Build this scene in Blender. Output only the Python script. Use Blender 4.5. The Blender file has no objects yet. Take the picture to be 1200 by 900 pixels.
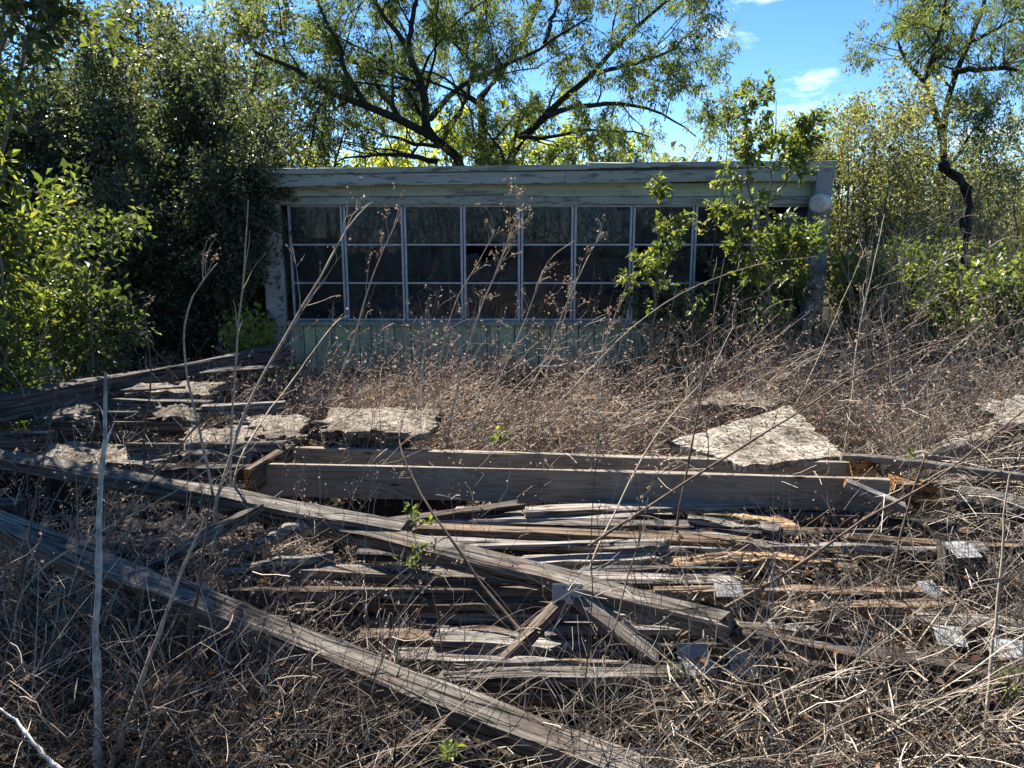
import bpy, math, random
import numpy as np
from mathutils import Vector, Matrix, Quaternion

random.seed(7)
RNG = np.random.default_rng(7)
scene = bpy.context.scene
COL = scene.collection

# ------------------------------------------------------------------ camera
CAM_H, PITCH, FPX = 1.8, math.radians(11.9), 901.0
cam_d = bpy.data.cameras.new('camera')
cam_d.sensor_width = 36.0
cam_d.lens = 36.0 * FPX / 1200.0
cam_d.clip_start, cam_d.clip_end = 0.05, 3000.0
cam = bpy.data.objects.new('camera', cam_d)
COL.objects.link(cam)
cam.location = (0, 0, CAM_H)
cam.rotation_euler = (math.pi / 2 - PITCH, 0, 0)
scene.camera = cam

# ------------------------------------------------------------------ sky, sun, exposure
SUN_AZ, SUN_EL = math.radians(-30), math.radians(50)
world = bpy.data.worlds.new('World')
scene.world = world
world.use_nodes = True
wn, wl = world.node_tree.nodes, world.node_tree.links
wn.clear()
sky = wn.new('ShaderNodeTexSky')
sky.sky_type = 'NISHITA'
sky.sun_disc = False
sky.sun_elevation = SUN_EL
sky.sun_rotation = SUN_AZ
sky.ozone_density = 4.0
sky.air_density = 0.75
sky.dust_density = 0.05
bg = wn.new('ShaderNodeBackground')
bg.inputs['Strength'].default_value = 0.064
wout = wn.new('ShaderNodeOutputWorld')
tc = wn.new('ShaderNodeTexCoord')
mp = wn.new('ShaderNodeMapping')
mp.inputs['Scale'].default_value = (3.0, 3.0, 9.0)
mp.inputs['Location'].default_value = (0.7, 0.2, 0.35)
cn = wn.new('ShaderNodeTexNoise')
cn.inputs['Scale'].default_value = 2.2
cn.inputs['Detail'].default_value = 7
cn.inputs['Roughness'].default_value = 0.62
cr = wn.new('ShaderNodeValToRGB')
cr.color_ramp.elements[0].position = 0.60
cr.color_ramp.elements[0].color = (0, 0, 0, 1)
cr.color_ramp.elements[1].position = 0.78
cr.color_ramp.elements[1].color = (.75, .75, .75, 1)
cm = wn.new('ShaderNodeMixRGB')
cm.inputs['Color2'].default_value = (9.0, 9.6, 10.5, 1)
hs = wn.new('ShaderNodeHueSaturation')
hs.inputs['Saturation'].default_value = 1.2
wl.new(tc.outputs['Generated'], mp.inputs['Vector'])
wl.new(mp.outputs['Vector'], cn.inputs['Vector'])
wl.new(cn.outputs['Fac'], cr.inputs['Fac'])
wl.new(sky.outputs['Color'], hs.inputs['Color'])
wl.new(hs.outputs['Color'], cm.inputs['Color1'])
wl.new(cr.outputs['Color'], cm.inputs['Fac'])
wl.new(cm.outputs['Color'], bg.inputs['Color'])
wl.new(bg.outputs['Background'], wout.inputs['Surface'])

SUN_DIR = Vector((math.sin(SUN_AZ) * math.cos(SUN_EL), math.cos(SUN_AZ) * math.cos(SUN_EL), math.sin(SUN_EL)))
sun_d = bpy.data.lights.new('sun', 'SUN')
sun_d.energy = 5.0
sun_d.angle = math.radians(0.53)
sun_d.color = (1.0, 0.93, 0.82)
sun = bpy.data.objects.new('sun', sun_d)
COL.objects.link(sun)
sun.location = SUN_DIR * 60
sun.rotation_euler = (-SUN_DIR).to_track_quat('-Z', 'Y').to_euler()

scene.view_settings.view_transform = 'Standard'
scene.view_settings.look = 'None'
scene.view_settings.exposure = 1.8
scene.view_settings.gamma = 1.0
scene.render.engine = 'CYCLES'
scene.cycles.max_bounces = 7
scene.cycles.diffuse_bounces = 3
scene.cycles.transparent_max_bounces = 10

# ------------------------------------------------------------------ photograph pixel (1200 x 900) -> point in the place
CP, SP = math.cos(PITCH), math.sin(PITCH)
def _ray(px, py):
    dx, dy = (px - 600) / FPX, (450 - py) / FPX
    return np.array([dx, CP + dy * SP, -SP + dy * CP])
def PY(px, py, Y):
    d = _ray(px, py); return np.array([0, 0, CAM_H]) + d * (Y / d[1])
def PZ(px, py, Z):
    d = _ray(px, py); return np.array([0, 0, CAM_H]) + d * ((Z - CAM_H) / d[2])

def ground_z(x, y):
    z = 0.05 * np.sin(0.9 * x + 0.4) * np.cos(0.7 * y) + 0.03 * np.sin(2.3 * x + 1.1 * y) - 0.02
    # hollow under the stacked boards
    return z - 0.42 * np.exp(-((x - 0.35) / 1.5) ** 4 - ((y - 3.6) / 0.95) ** 4) - 0.16 * np.exp(-((x + 2.6) / 1.3) ** 4 - ((y - 5.2) / 0.9) ** 4)

# ------------------------------------------------------------------ materials
def _new(name):
    m = bpy.data.materials.new(name); m.use_nodes = True
    nt = m.node_tree; nt.nodes.clear()
    return m, nt.nodes, nt.links
def ramp(n, stops):
    r = n.new('ShaderNodeValToRGB'); e = r.color_ramp.elements
    while len(e) < len(stops): e.new(0.5)
    for k, (p, c) in enumerate(stops):
        e[k].position = p; e[k].color = (*c, 1)
    return r
def noise(n, l, vec, scale, detail=6, rough=0.6, dist=0.0):
    t = n.new('ShaderNodeTexNoise'); t.inputs['Scale'].default_value = scale
    t.inputs['Detail'].default_value = detail; t.inputs['Roughness'].default_value = rough
    t.inputs['Distortion'].default_value = dist
    if vec is not None: l.new(vec, t.inputs['Vector'])
    return t.outputs['Fac']
def objmap(n, l, scale, randomize=True, coord='Object'):
    c = n.new('ShaderNodeTexCoord'); m = n.new('ShaderNodeMapping')
    m.inputs['Scale'].default_value = scale
    l.new(c.outputs[coord], m.inputs['Vector'])
    if randomize:
        oi = n.new('ShaderNodeObjectInfo'); mu = n.new('ShaderNodeMath'); mu.operation = 'MULTIPLY'
        mu.inputs[1].default_value = 37.0
        l.new(oi.outputs['Random'], mu.inputs[0]); l.new(mu.outputs[0], m.inputs['Location'])
    return m.outputs['Vector']
def mix(n, l, f, a, b, mode='MIX'):
    x = n.new('ShaderNodeMixRGB'); x.blend_type = mode
    for i, v in ((0, f), (1, a), (2, b)):
        if isinstance(v, (int, float)): x.inputs[i].default_value = v
        elif isinstance(v, tuple): x.inputs[i].default_value = (*v, 1)
        else: l.new(v, x.inputs[i])
    return x.outputs[0]
def finish(n, l, color, rough=0.85, height=None, bump=0.3, dist=0.01, spec=0.3):
    p = n.new('ShaderNodeBsdfPrincipled'); o = n.new('ShaderNodeOutputMaterial')
    p.inputs['Roughness'].default_value = rough; p.inputs['Specular IOR Level'].default_value = spec
    if isinstance(color, tuple): p.inputs['Base Color'].default_value = (*color, 1)
    else: l.new(color, p.inputs['Base Color'])
    if height is not None:
        b = n.new('ShaderNodeBump'); b.inputs['Strength'].default_value = bump; b.inputs['Distance'].default_value = dist
        l.new(height, b.inputs['Height']); l.new(b.outputs[0], p.inputs['Normal'])
    l.new(p.outputs[0], o.inputs[0])
    return p

def m_wood(name, dark, mid, light, stain=(0.10, 0.055, 0.03), stain_amt=0.55, bump=0.6):
    m, n, l = _new(name)
    v = objmap(n, l, (0.7, 11, 11))
    g = noise(n, l, v, 4.0, 9, 0.68, 0.6)
    v2 = objmap(n, l, (1.2, 3.0, 3.0))
    s = noise(n, l, v2, 2.2, 6, 0.65)
    v3 = objmap(n, l, (0.35, 40, 40))
    f = noise(n, l, v3, 3.0, 4, 0.6)
    c = ramp(n, [(0.28, dark), (0.5, mid), (0.72, light)]); l.new(g, c.inputs[0])
    sr = ramp(n, [(0.50, (0, 0, 0)), (0.72, (stain_amt,) * 3)]); l.new(s, sr.inputs[0])
    col = mix(n, l, sr.outputs[0], c.outputs[0], stain)
    fr = ramp(n, [(0.38, (0.12,) * 3), (0.47, (1, 1, 1))]); l.new(f, fr.inputs[0])
    col = mix(n, l, 0.75, col, fr.outputs[0], 'MULTIPLY')
    ck = noise(n, l, objmap(n, l, (0.45, 7, 7)), 2.0, 3, 0.5, 0.4)
    ckr = ramp(n, [(0.455, (1, 1, 1)), (0.475, (0.06, 0.055, 0.05)), (0.485, (0.06, 0.055, 0.05)), (0.50, (1, 1, 1))]); l.new(ck, ckr.inputs[0])
    col = mix(n, l, 0.9, col, ckr.outputs[0], 'MULTIPLY')
    kv = n.new('ShaderNodeTexVoronoi'); kv.inputs['Scale'].default_value = 1.0; l.new(objmap(n, l, (1.7, 4.0, 8.0)), kv.inputs['Vector'])
    kr = ramp(n, [(0.07, (0.15, 0.12, 0.1)), (0.15, (1, 1, 1))]); l.new(kv.outputs['Distance'], kr.inputs[0])
    col = mix(n, l, 0.85, col, kr.outputs[0], 'MULTIPLY')
    oi = n.new('ShaderNodeObjectInfo'); orr = ramp(n, [(0, (0.62, 0.62, 0.64)), (1, (1.15, 1.08, 1.0))])
    l.new(oi.outputs['Random'], orr.inputs[0])
    col = mix(n, l, 1.0, col, orr.outputs[0], 'MULTIPLY')
    h = n.new('ShaderNodeMath'); h.operation = 'ADD'; l.new(g, h.inputs[0]); l.new(f, h.inputs[1])
    h2 = n.new('ShaderNodeMath'); h2.operation = 'ADD'; l.new(h.outputs[0], h2.inputs[0]); l.new(ckr.outputs[0], h2.inputs[1]); h = h2
    finish(n, l, col, 0.88, h.outputs[0], bump, 0.012, 0.2)
    return m
M = {}
M['wood'] = m_wood('weathered_wood', (0.025, 0.024, 0.023), (0.115, 0.108, 0.10), (0.33, 0.315, 0.295))
M['wood_brown'] = m_wood('brown_aged_wood', (0.035, 0.026, 0.02), (0.125, 0.094, 0.07), (0.31, 0.25, 0.19), (0.13, 0.065, 0.03), 0.6)
M['wood_pale'] = m_wood('bleached_wood', (0.07, 0.064, 0.058), (0.25, 0.235, 0.215), (0.50, 0.475, 0.44), (0.11, 0.085, 0.065), 0.5)
M['wood_dark'] = m_wood('dark_wet_wood', (0.02, 0.018, 0.017), (0.075, 0.065, 0.06), (0.2, 0.18, 0.165))
M['wood_tan'] = m_wood('tan_crumbling_wood', (0.09, 0.06, 0.035), (0.30, 0.215, 0.13), (0.52, 0.41, 0.28), (0.2, 0.08, 0.03), 0.6, 0.9)
M['rot'] = m_wood('rotten_orange_wood', (0.10, 0.045, 0.015), (0.38, 0.20, 0.07), (0.58, 0.37, 0.16), (0.2, 0.07, 0.02), 0.5, 0.9)

def m_pine(name):
    m, n, l = _new(name)
    nz = noise(n, l, objmap(n, l, (0.75, 3.0, 7.5)), 1.0, 2.0, 0.5)
    mu = n.new('ShaderNodeMath'); mu.operation = 'MULTIPLY'; mu.inputs[1].default_value = 20.0; l.new(nz, mu.inputs[0])
    w = n.new('ShaderNodeMath'); w.operation = 'FRACT'; l.new(mu.outputs[0], w.inputs[0])
    c = ramp(n, [(0.0, (0.135, 0.108, 0.082)), (0.22, (0.205, 0.17, 0.132)), (0.75, (0.265, 0.222, 0.175)), (1.0, (0.15, 0.12, 0.09))]); l.new(w.outputs[0], c.inputs[0])
    g = noise(n, l, objmap(n, l, (0.5, 22, 22)), 5, 6, 0.65)
    gr = ramp(n, [(0.3, (0.55, 0.53, 0.5)), (0.6, (1, 1, 1))]); l.new(g, gr.inputs[0])
    col = mix(n, l, 0.8, c.outputs[0], gr.outputs[0], 'MULTIPLY')
    k = n.new('ShaderNodeTexVoronoi'); k.inputs['Scale'].default_value = 1.0
    l.new(objmap(n, l, (2.2, 3.1, 9.0)), k.inputs['Vector'])
    kr = ramp(n, [(0.05, (0.12, 0.07, 0.04)), (0.11, (1, 1, 1))]); l.new(k.outputs['Distance'], kr.inputs[0])
    col = mix(n, l, 1.0, col, kr.outputs[0], 'MULTIPLY')
    s = noise(n, l, objmap(n, l, (1.0, 2.0, 2.0)), 1.8, 5, 0.6)
    srr = ramp(n, [(0.42, (0, 0, 0)), (0.7, (0.7,) * 3)]); l.new(s, srr.inputs[0])
    col = mix(n, l, srr.outputs[0], col, (0.27, 0.25, 0.22))
    finish(n, l, col, 0.8, g, 0.35, 0.006, 0.2)
    return m
M['pine'] = m_pine('pine_lumber')

def m_osb(name, tint=(1, 1, 1)):
    m, n, l = _new(name)
    def layer(rot, sc):
        c = n.new('ShaderNodeTexCoord'); mp_ = n.new('ShaderNodeMapping')
        mp_.inputs['Rotation'].default_value = (0, 0, rot); mp_.inputs['Scale'].default_value = sc
        nz = n.new('ShaderNodeTexNoise'); nz.inputs['Scale'].default_value = 6
        l.new(c.outputs['Object'], nz.inputs['Vector'])
        ad = n.new('ShaderNodeMixRGB'); ad.blend_type = 'ADD'; ad.inputs[0].default_value = 0.12
        l.new(c.outputs['Object'], ad.inputs[1]); l.new(nz.outputs['Color'], ad.inputs[2])
        l.new(ad.outputs[0], mp_.inputs['Vector'])
        v = n.new('ShaderNodeTexVoronoi'); v.inputs['Scale'].default_value = 1.0
        l.new(mp_.outputs[0], v.inputs['Vector'])
        sp = n.new('ShaderNodeSeparateColor'); l.new(v.outputs['Color'], sp.inputs[0])
        return sp
    a, b = layer(0.7, (20, 55, 30)), layer(-0.5, (50, 18, 30))
    ca = ramp(n, [(0, (0.05, 0.042, 0.034)), (0.3, (0.22, 0.19, 0.155)), (1, (0.47, 0.43, 0.37))]); l.new(a.outputs[0], ca.inputs[0])
    cb = ramp(n, [(0, (0.05, 0.04, 0.03)), (0.35, (0.23, 0.20, 0.165)), (1, (0.46, 0.42, 0.37))]); l.new(b.outputs[0], cb.inputs[0])
    sel = noise(n, l, None, 30, 2)
    sr = ramp(n, [(0.47, (0, 0, 0)), (0.53, (1, 1, 1))]); l.new(sel, sr.inputs[0])
    col = mix(n, l, sr.outputs[0], ca.outputs[0], cb.outputs[0])
    st = noise(n, l, objmap(n, l, (1, 1, 1)), 3.0, 7, 0.7)
    sr2 = ramp(n, [(0.45, (1, 1, 1)), (0.7, (0.35, 0.31, 0.28))]); l.new(st, sr2.inputs[0])
    col = mix(n, l, 1.0, col, sr2.outputs[0], 'MULTIPLY')
    c3 = n.new('ShaderNodeTexCoord')
    sp2 = noise(n, l, c3.outputs['Object'], 75, 3, 0.7); spr = ramp(n, [(0.40, (0.25, 0.24, 0.23)), (0.52, (1.05, 1.05, 1.05))]); l.new(sp2, spr.inputs[0])
    col = mix(n, l, 0.85, col, spr.outputs[0], 'MULTIPLY')
    col = mix(n, l, 1.0, col, tint, 'MULTIPLY')
    finish(n, l, col, 0.9, a.outputs[0], 0.8, 0.008, 0.1)
    return m
M['osb'] = m_osb('flake_board', (0.92, 0.93, 0.93))
M['osb_old'] = m_osb('rotted_flake_board', (0.66, 0.64, 0.62))

def m_peel(name, paint, under, amount=0.5, axis=(1, 1, 1)):
    m, n, l = _new(name)
    v = objmap(n, l, axis)
    a = noise(n, l, v, 3.0, 10, 0.72)
    r = ramp(n, [(amount, (0, 0, 0)), (amount + 0.05, (1, 1, 1))]); l.new(a, r.inputs[0])
    d = noise(n, l, v, 1.2, 6, 0.6)
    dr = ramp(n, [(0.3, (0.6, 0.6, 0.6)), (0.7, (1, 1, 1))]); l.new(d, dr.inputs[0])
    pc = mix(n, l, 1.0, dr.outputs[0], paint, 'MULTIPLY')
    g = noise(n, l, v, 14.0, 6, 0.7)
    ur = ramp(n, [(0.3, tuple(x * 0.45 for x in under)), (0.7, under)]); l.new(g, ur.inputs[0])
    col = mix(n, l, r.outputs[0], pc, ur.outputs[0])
    finish(n, l, col, 0.8, r.outputs[0], -0.35, 0.004, 0.25)
    return m
M['fascia'] = m_peel('peeling_grey_fascia_paint', (0.40, 0.44, 0.37), (0.20, 0.185, 0.16), 0.54, (1.3, 6, 8))
M['frieze'] = m_peel('faded_green_paint', (0.47, 0.56, 0.43), (0.30, 0.29, 0.26), 0.55, (0.5, 3, 4))
M['siding'] = m_peel('peeling_green_siding_paint', (0.72, 0.72, 0.44), (0.46, 0.43, 0.32), 0.54, (5, 5, 1.2))
M['post'] = m_peel('peeling_white_post_paint', (0.50, 0.50, 0.47), (0.17, 0.16, 0.14), 0.52, (2.5, 2.5, 1.5))
M['plaster'] = m_peel('stained_concrete', (0.34, 0.34, 0.33), (0.22, 0.21, 0.20), 0.5, (1.5, 1.5, 1.0))
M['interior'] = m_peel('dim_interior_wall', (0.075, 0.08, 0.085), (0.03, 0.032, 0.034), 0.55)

def m_plain(name, color, rough=0.7, metal=0.0, var=0.25, sc=8.0, spec=0.3):
    m, n, l = _new(name)
    a = noise(n, l, objmap(n, l, (1, 1, 1)), sc, 7, 0.65)
    r = ramp(n, [(0.3, tuple(c * (1 - var) for c in color)), (0.7, tuple(min(1, c * (1 + var)) for c in color))]); l.new(a, r.inputs[0])
    p = finish(n, l, r.outputs[0], rough, a, 0.25, 0.004, spec)
    p.inputs['Metallic'].default_value = metal
    return m
M['aluminium'] = m_plain('dull_aluminium', (0.40, 0.43, 0.46), 0.5, 0.35)
M['steel'] = m_peel('dirty_galvanised_steel', (0.30, 0.31, 0.315), (0.12, 0.075, 0.05), 0.55, (9, 9, 9))
M['tar'] = m_plain('roofing_felt', (0.10, 0.10, 0.105), 0.9, 0, 0.4, 12)
M['ceramic'] = m_plain('dirty_white_cap', (0.58, 0.54, 0.47), 0.6, 0, 0.35, 18)
M['bark'] = m_plain('dark_bark', (0.045, 0.038, 0.032), 0.95, 0, 0.6, 22, 0.1)
M['bark_grey'] = m_plain('grey_bark', (0.17, 0.145, 0.12), 0.95, 0, 0.5, 26, 0.1)
M['char'] = m_plain('charred_wood', (0.012, 0.011, 0.011), 0.8, 0, 0.5, 24, 0.3)
M['stalk'] = m_plain('dry_stalk', (0.36, 0.29, 0.215), 0.8, 0, 0.4, 26, 0.25)
M['stalk_dark'] = m_plain('brown_dry_stalk', (0.115, 0.082, 0.06), 0.85, 0, 0.45, 26, 0.2)
M['cane'] = m_plain('bleached_cane', (0.42, 0.40, 0.36), 0.75, 0, 0.6, 22, 0.3)

def m_island(name, stops, rough=0.85, transl=0.0, tcol=None, spec=0.25):
    m, n, l = _new(name)
    g = n.new('ShaderNodeNewGeometry')
    r = ramp(n, stops); l.new(g.outputs['Random Per Island'], r.inputs[0])
    p = n.new('ShaderNodeBsdfPrincipled'); o = n.new('ShaderNodeOutputMaterial')
    p.inputs['Roughness'].default_value = rough; p.inputs['Specular IOR Level'].default_value = spec
    l.new(r.outputs[0], p.inputs['Base Color'])
    if transl > 0:
        t = n.new('ShaderNodeBsdfTranslucent')
        l.new(mix(n, l, 1.0, r.outputs[0], tcol, 'MULTIPLY'), t.inputs[0])
        ms = n.new('ShaderNodeMixShader'); ms.inputs[0].default_value = transl
        l.new(p.outputs[0], ms.inputs[1]); l.new(t.outputs[0], ms.inputs[2]); l.new(ms.outputs[0], o.inputs[0])
    else:
        l.new(p.outputs[0], o.inputs[0])
    return m
M['leaf_dark'] = m_island('dark_evergreen_leaf', [(0, (0.045, 0.055, 0.034)), (0.6, (0.085, 0.10, 0.06)), (1, (0.15, 0.165, 0.095))], 0.48, 0.35, (1.7, 1.8, 0.9), 0.4)
M['leaf_lime'] = m_island('bright_lime_leaf', [(0, (0.055, 0.085, 0.032)), (0.5, (0.10, 0.14, 0.048)), (0.93, (0.18, 0.22, 0.065)), (1, (0.27, 0.22, 0.07))], 0.42, 0.45, (2.0, 1.9, 0.7), 0.45)
M['leaf_mid'] = m_island('mid_green_leaf', [(0, (0.038, 0.055, 0.024)), (0.6, (0.08, 0.105, 0.042)), (1, (0.155, 0.18, 0.07))], 0.45, 0.42, (2.0, 2.0, 0.8), 0.4)
M['leaf_mesquite'] = m_island('mesquite_leaflet', [(0, (0.07, 0.095, 0.04)), (0.6, (0.135, 0.17, 0.065)), (1, (0.24, 0.265, 0.10))], 0.6, 0.5, (1.5, 1.55, 0.8), 0.3)
M['leaf_yellow'] = m_island('yellow_green_leaf', [(0, (0.13, 0.16, 0.04)), (0.6, (0.24, 0.27, 0.06)), (1, (0.38, 0.38, 0.10))], 0.5, 0.6, (1.8, 1.8, 0.7), 0.3)
M['leaf_olive'] = m_island('olive_leaf', [(0, (0.09, 0.10, 0.052)), (0.6, (0.175, 0.185, 0.095)), (1, (0.30, 0.295, 0.16))], 0.5, 0.5, (1.6, 1.6, 0.8), 0.35)
M['brush'] = m_island('dry_brush_twig', [(0, (0.105, 0.078, 0.061)), (0.5, (0.32, 0.245, 0.19)), (1, (0.6, 0.495, 0.40))], 0.85, 0.0)
M['seed'] = m_island('dry_seed_head', [(0, (0.14, 0.105, 0.08)), (0.6, (0.35, 0.27, 0.205)), (1, (0.56, 0.46, 0.37))], 0.85, 0.3, (1.1, 1.0, 0.9))
M['straw'] = m_island('straw', [(0, (0.07, 0.054, 0.04)), (0.55, (0.20, 0.16, 0.12)), (0.85, (0.38, 0.32, 0.25)), (1, (0.6, 0.54, 0.45))], 0.7, 0.0, None, 0.3)
M['litter'] = m_island('leaf_litter', [(0, (0.012, 0.009, 0.007)), (0.6, (0.035, 0.027, 0.02)), (0.92, (0.10, 0.077, 0.057)), (0.985, (0.3, 0.24, 0.18)), (1, (0.32, 0.10, 0.04))], 0.9, 0.0)
M['dead_leaf'] = m_island('dead_leaf', [(0, (0.05, 0.03, 0.02)), (0.6, (0.16, 0.10, 0.06)), (0.9, (0.30, 0.21, 0.14)), (1, (0.28, 0.09, 0.035))], 0.8, 0.25, (1.2, 1.0, .7))
M['twig_dark'] = m_island('dark_twig', [(0, (0.03, 0.023, 0.018)), (0.6, (0.095, 0.073, 0.055)), (0.9, (0.2, 0.16, 0.125)), (1, (0.38, 0.32, 0.26))], 0.9, 0.0)

def m_ground():
    m, n, l = _new('earth')
    c = n.new('ShaderNodeTexCoord')
    a = noise(n, l, c.outputs['Object'], 1.3, 10, 0.7); b = noise(n, l, c.outputs['Object'], 40, 5, 0.7)
    r = ramp(n, [(0.3, (0.012, 0.010, 0.008)), (0.55, (0.026, 0.021, 0.016)), (0.75, (0.05, 0.04, 0.03))]); l.new(a, r.inputs[0])
    r2 = ramp(n, [(0.35, (0.45, 0.45, 0.45)), (0.65, (1.2, 1.15, 1.1))]); l.new(b, r2.inputs[0])
    finish(n, l, mix(n, l, 1.0, r.outputs[0], r2.outputs[0], 'MULTIPLY'), 0.95, b, 0.8, 0.03, 0.1)
    return m
M['ground'] = m_ground()

def m_glass():
    m, n, l = _new('dirty_window_glass')
    tr = n.new('ShaderNodeBsdfTransparent'); tr.inputs[0].default_value = (0.5, 0.55, 0.6, 1)
    gl = n.new('ShaderNodeBsdfGlossy'); gl.inputs['Roughness'].default_value = 0.03
    nb = noise(n, l, objmap(n, l, (1, 1, 1)), 3.0, 2, 0.5)
    bp = n.new('ShaderNodeBump'); bp.inputs['Strength'].default_value = 0.006; bp.inputs['Distance'].default_value = 0.02
    l.new(nb, bp.inputs['Height']); l.new(bp.outputs[0], gl.inputs['Normal'])
    fr = n.new('ShaderNodeFresnel'); fr.inputs['IOR'].default_value = 1.6
    ad = n.new('ShaderNodeMath'); ad.operation = 'ADD'; ad.inputs[1].default_value = -0.03; l.new(fr.outputs[0], ad.inputs[0])
    m1 = n.new('ShaderNodeMixShader'); l.new(ad.outputs[0], m1.inputs[0]); l.new(tr.outputs[0], m1.inputs[1]); l.new(gl.outputs[0], m1.inputs[2])
    df = n.new('ShaderNodeBsdfDiffuse'); df.inputs[0].default_value = (0.155, 0.175, 0.195, 1)
    a = noise(n, l, objmap(n, l, (2, 2, 1.0)), 3.5, 9, 0.72)
    r = ramp(n, [(0.36, (0.07,) * 3), (0.72, (0.34,) * 3)]); l.new(a, r.inputs[0])
    oi = n.new('ShaderNodeObjectInfo'); dm = ramp(n, [(0, (0.6,) * 3), (1, (1.2,) * 3)]); l.new(oi.outputs['Random'], dm.inputs[0])
    m2 = n.new('ShaderNodeMixShader'); l.new(mix(n, l, 1.0, r.outputs[0], dm.outputs[0], 'MULTIPLY'), m2.inputs[0]); l.new(m1.outputs[0], m2.inputs[1]); l.new(df.outputs[0], m2.inputs[2])
    o = n.new('ShaderNodeOutputMaterial'); l.new(m2.outputs[0], o.inputs[0])
    return m
M['glass'] = m_glass()

# ------------------------------------------------------------------ mesh helpers
def tag(o, label=None, cat=None, group=None, kind=None):
    for k, v in (('label', label), ('category', cat), ('group', group), ('kind', kind)):
        if v: o[k] = v
    return o
def empty(name, loc):
    o = bpy.data.objects.new(name, None); o.empty_display_size = 0.2; COL.objects.link(o); o.location = loc
    return o
def mesh_np(name, V, F, smooth=False):
    """V (n,3) array; F (m,4) or (m,3) int array, or a list of such."""
    me = bpy.data.meshes.new(name)
    Fs = F if isinstance(F, list) else [F]
    me.vertices.add(len(V)); me.vertices.foreach_set('co', np.asarray(V, dtype=np.float32).ravel())
    loops = np.concatenate([f.ravel() for f in Fs]).astype(np.int32)
    tot = np.concatenate([np.full(len(f), f.shape[1]) for f in Fs]).astype(np.int32)
    start = np.concatenate([[0], np.cumsum(tot)[:-1]]).astype(np.int32)
    me.loops.add(len(loops)); me.loops.foreach_set('vertex_index', loops)
    me.polygons.add(len(tot)); me.polygons.foreach_set('loop_start', start); me.polygons.foreach_set('loop_total', tot)
    me.update(calc_edges=True)
    me.polygons.foreach_set('use_smooth', np.full(len(tot), bool(smooth)))
    return me
def obj(name, me, mat, parent=None, loc=None):
    o = bpy.data.objects.new(name, me); COL.objects.link(o)
    if not me.materials:
        for m in (mat if isinstance(mat, (list, tuple)) else [mat]): me.materials.append(M[m])
    if parent is not None:
        o.parent = parent
    if loc is not None: o.location = loc
    return o
class Acc:
    def __init__(s): s.V, s.F, s.n = [], [], 0
    def add(s, VF):
        V, F = VF
        if len(V) == 0: return
        s.V.append(V); s.F.append(F + s.n); s.n += len(V)
    def build(s, name, mat, parent=None, origin=None, smooth=False):
        V = np.concatenate(s.V)
        if origin is not None: V = V - np.asarray(origin)
        return obj(name, mesh_np(name, V, s.F, smooth), mat, parent)
def unit(v): return v / (np.linalg.norm(v, axis=-1, keepdims=True) + 1e-9)
def rnd_unit(shape): return unit(RNG.normal(size=(*shape, 3)))

def tubes(P, R, sides=3, cap=False):
    P = np.asarray(P, float); R = np.asarray(R, float)
    K, n, _ = P.shape
    T = unit(np.gradient(P, axis=1))
    ref = np.where(np.abs(T[..., 2:3]) < 0.8, np.array([0, 0, 1.0]), np.array([1.0, 0, 0]))
    S = unit(np.cross(T, ref)); U = np.cross(S, T)
    a = np.arange(sides) * 2 * math.pi / sides
    ring = P[:, :, None, :] + R[:, :, None, None] * (np.cos(a)[None, None, :, None] * S[:, :, None, :] + np.sin(a)[None, None, :, None] * U[:, :, None, :])
    V = ring.reshape(-1, 3)
    base = (np.arange(K) * n * sides)[:, None, None]
    i = np.arange(n - 1)[None, :, None] * sides; j = np.arange(sides)[None, None, :]; j2 = (j + 1) % sides
    F = np.stack([base + i + j, base + i + j2, base + i + sides + j2, base + i + sides + j], -1).reshape(-1, 4)
    return V, F

def leaves(pos, d, size, width, fold=0.25, nrm=None):
    """folded leaf blades: six corners, two quads each"""
    N = len(pos); d = unit(d)
    if nrm is None: nrm = rnd_unit((N,)) + np.array([0, 0, 0.8])
    S = unit(np.cross(d, nrm)); U = np.cross(S, d)
    L = (size * np.ones(N))[:, None]; W = (width * np.ones(N))[:, None]
    pt = lambda u, w, h: pos + d * L * u + S * W * w + U * W * h
    if np.mean(L) < .078 or N > 9000:      # small or far leaves: one folded blade of four corners
        V = np.stack([pt(0, 0, 0), pt(.42, .62, fold), pt(1, 0, -0.1), pt(.42, -.62, fold)], 1).reshape(-1, 3)
        return V, np.arange(N * 4).reshape(N, 4)
    V = np.stack([pt(0, 0, 0), pt(.32, .48, fold), pt(.68, .40, fold), pt(1, 0, -0.1), pt(.68, -.40, fold), pt(.32, -.48, fold)], 1)
    V = V.reshape(-1, 3)
    b = (np.arange(N) * 6)[:, None]
    F = np.concatenate([b + np.array([0, 3, 2, 1]), b + np.array([0, 5, 4, 3])], 0)
    return V, F

def resample(pts, n):
    pts = np.asarray(pts, float)
    for _ in range(2):   # corner cutting
        q = [pts[0]]
        for a, b in zip(pts[:-1], pts[1:]): q += [a * .75 + b * .25, a * .25 + b * .75]
        q.append(pts[-1]); pts = np.array(q)
    s = np.concatenate([[0], np.cumsum(np.linalg.norm(np.diff(pts, axis=0), axis=1))])
    t = np.linspace(0, s[-1], n)
    return np.stack([np.interp(t, s, pts[:, k]) for k in range(3)], 1)

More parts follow.
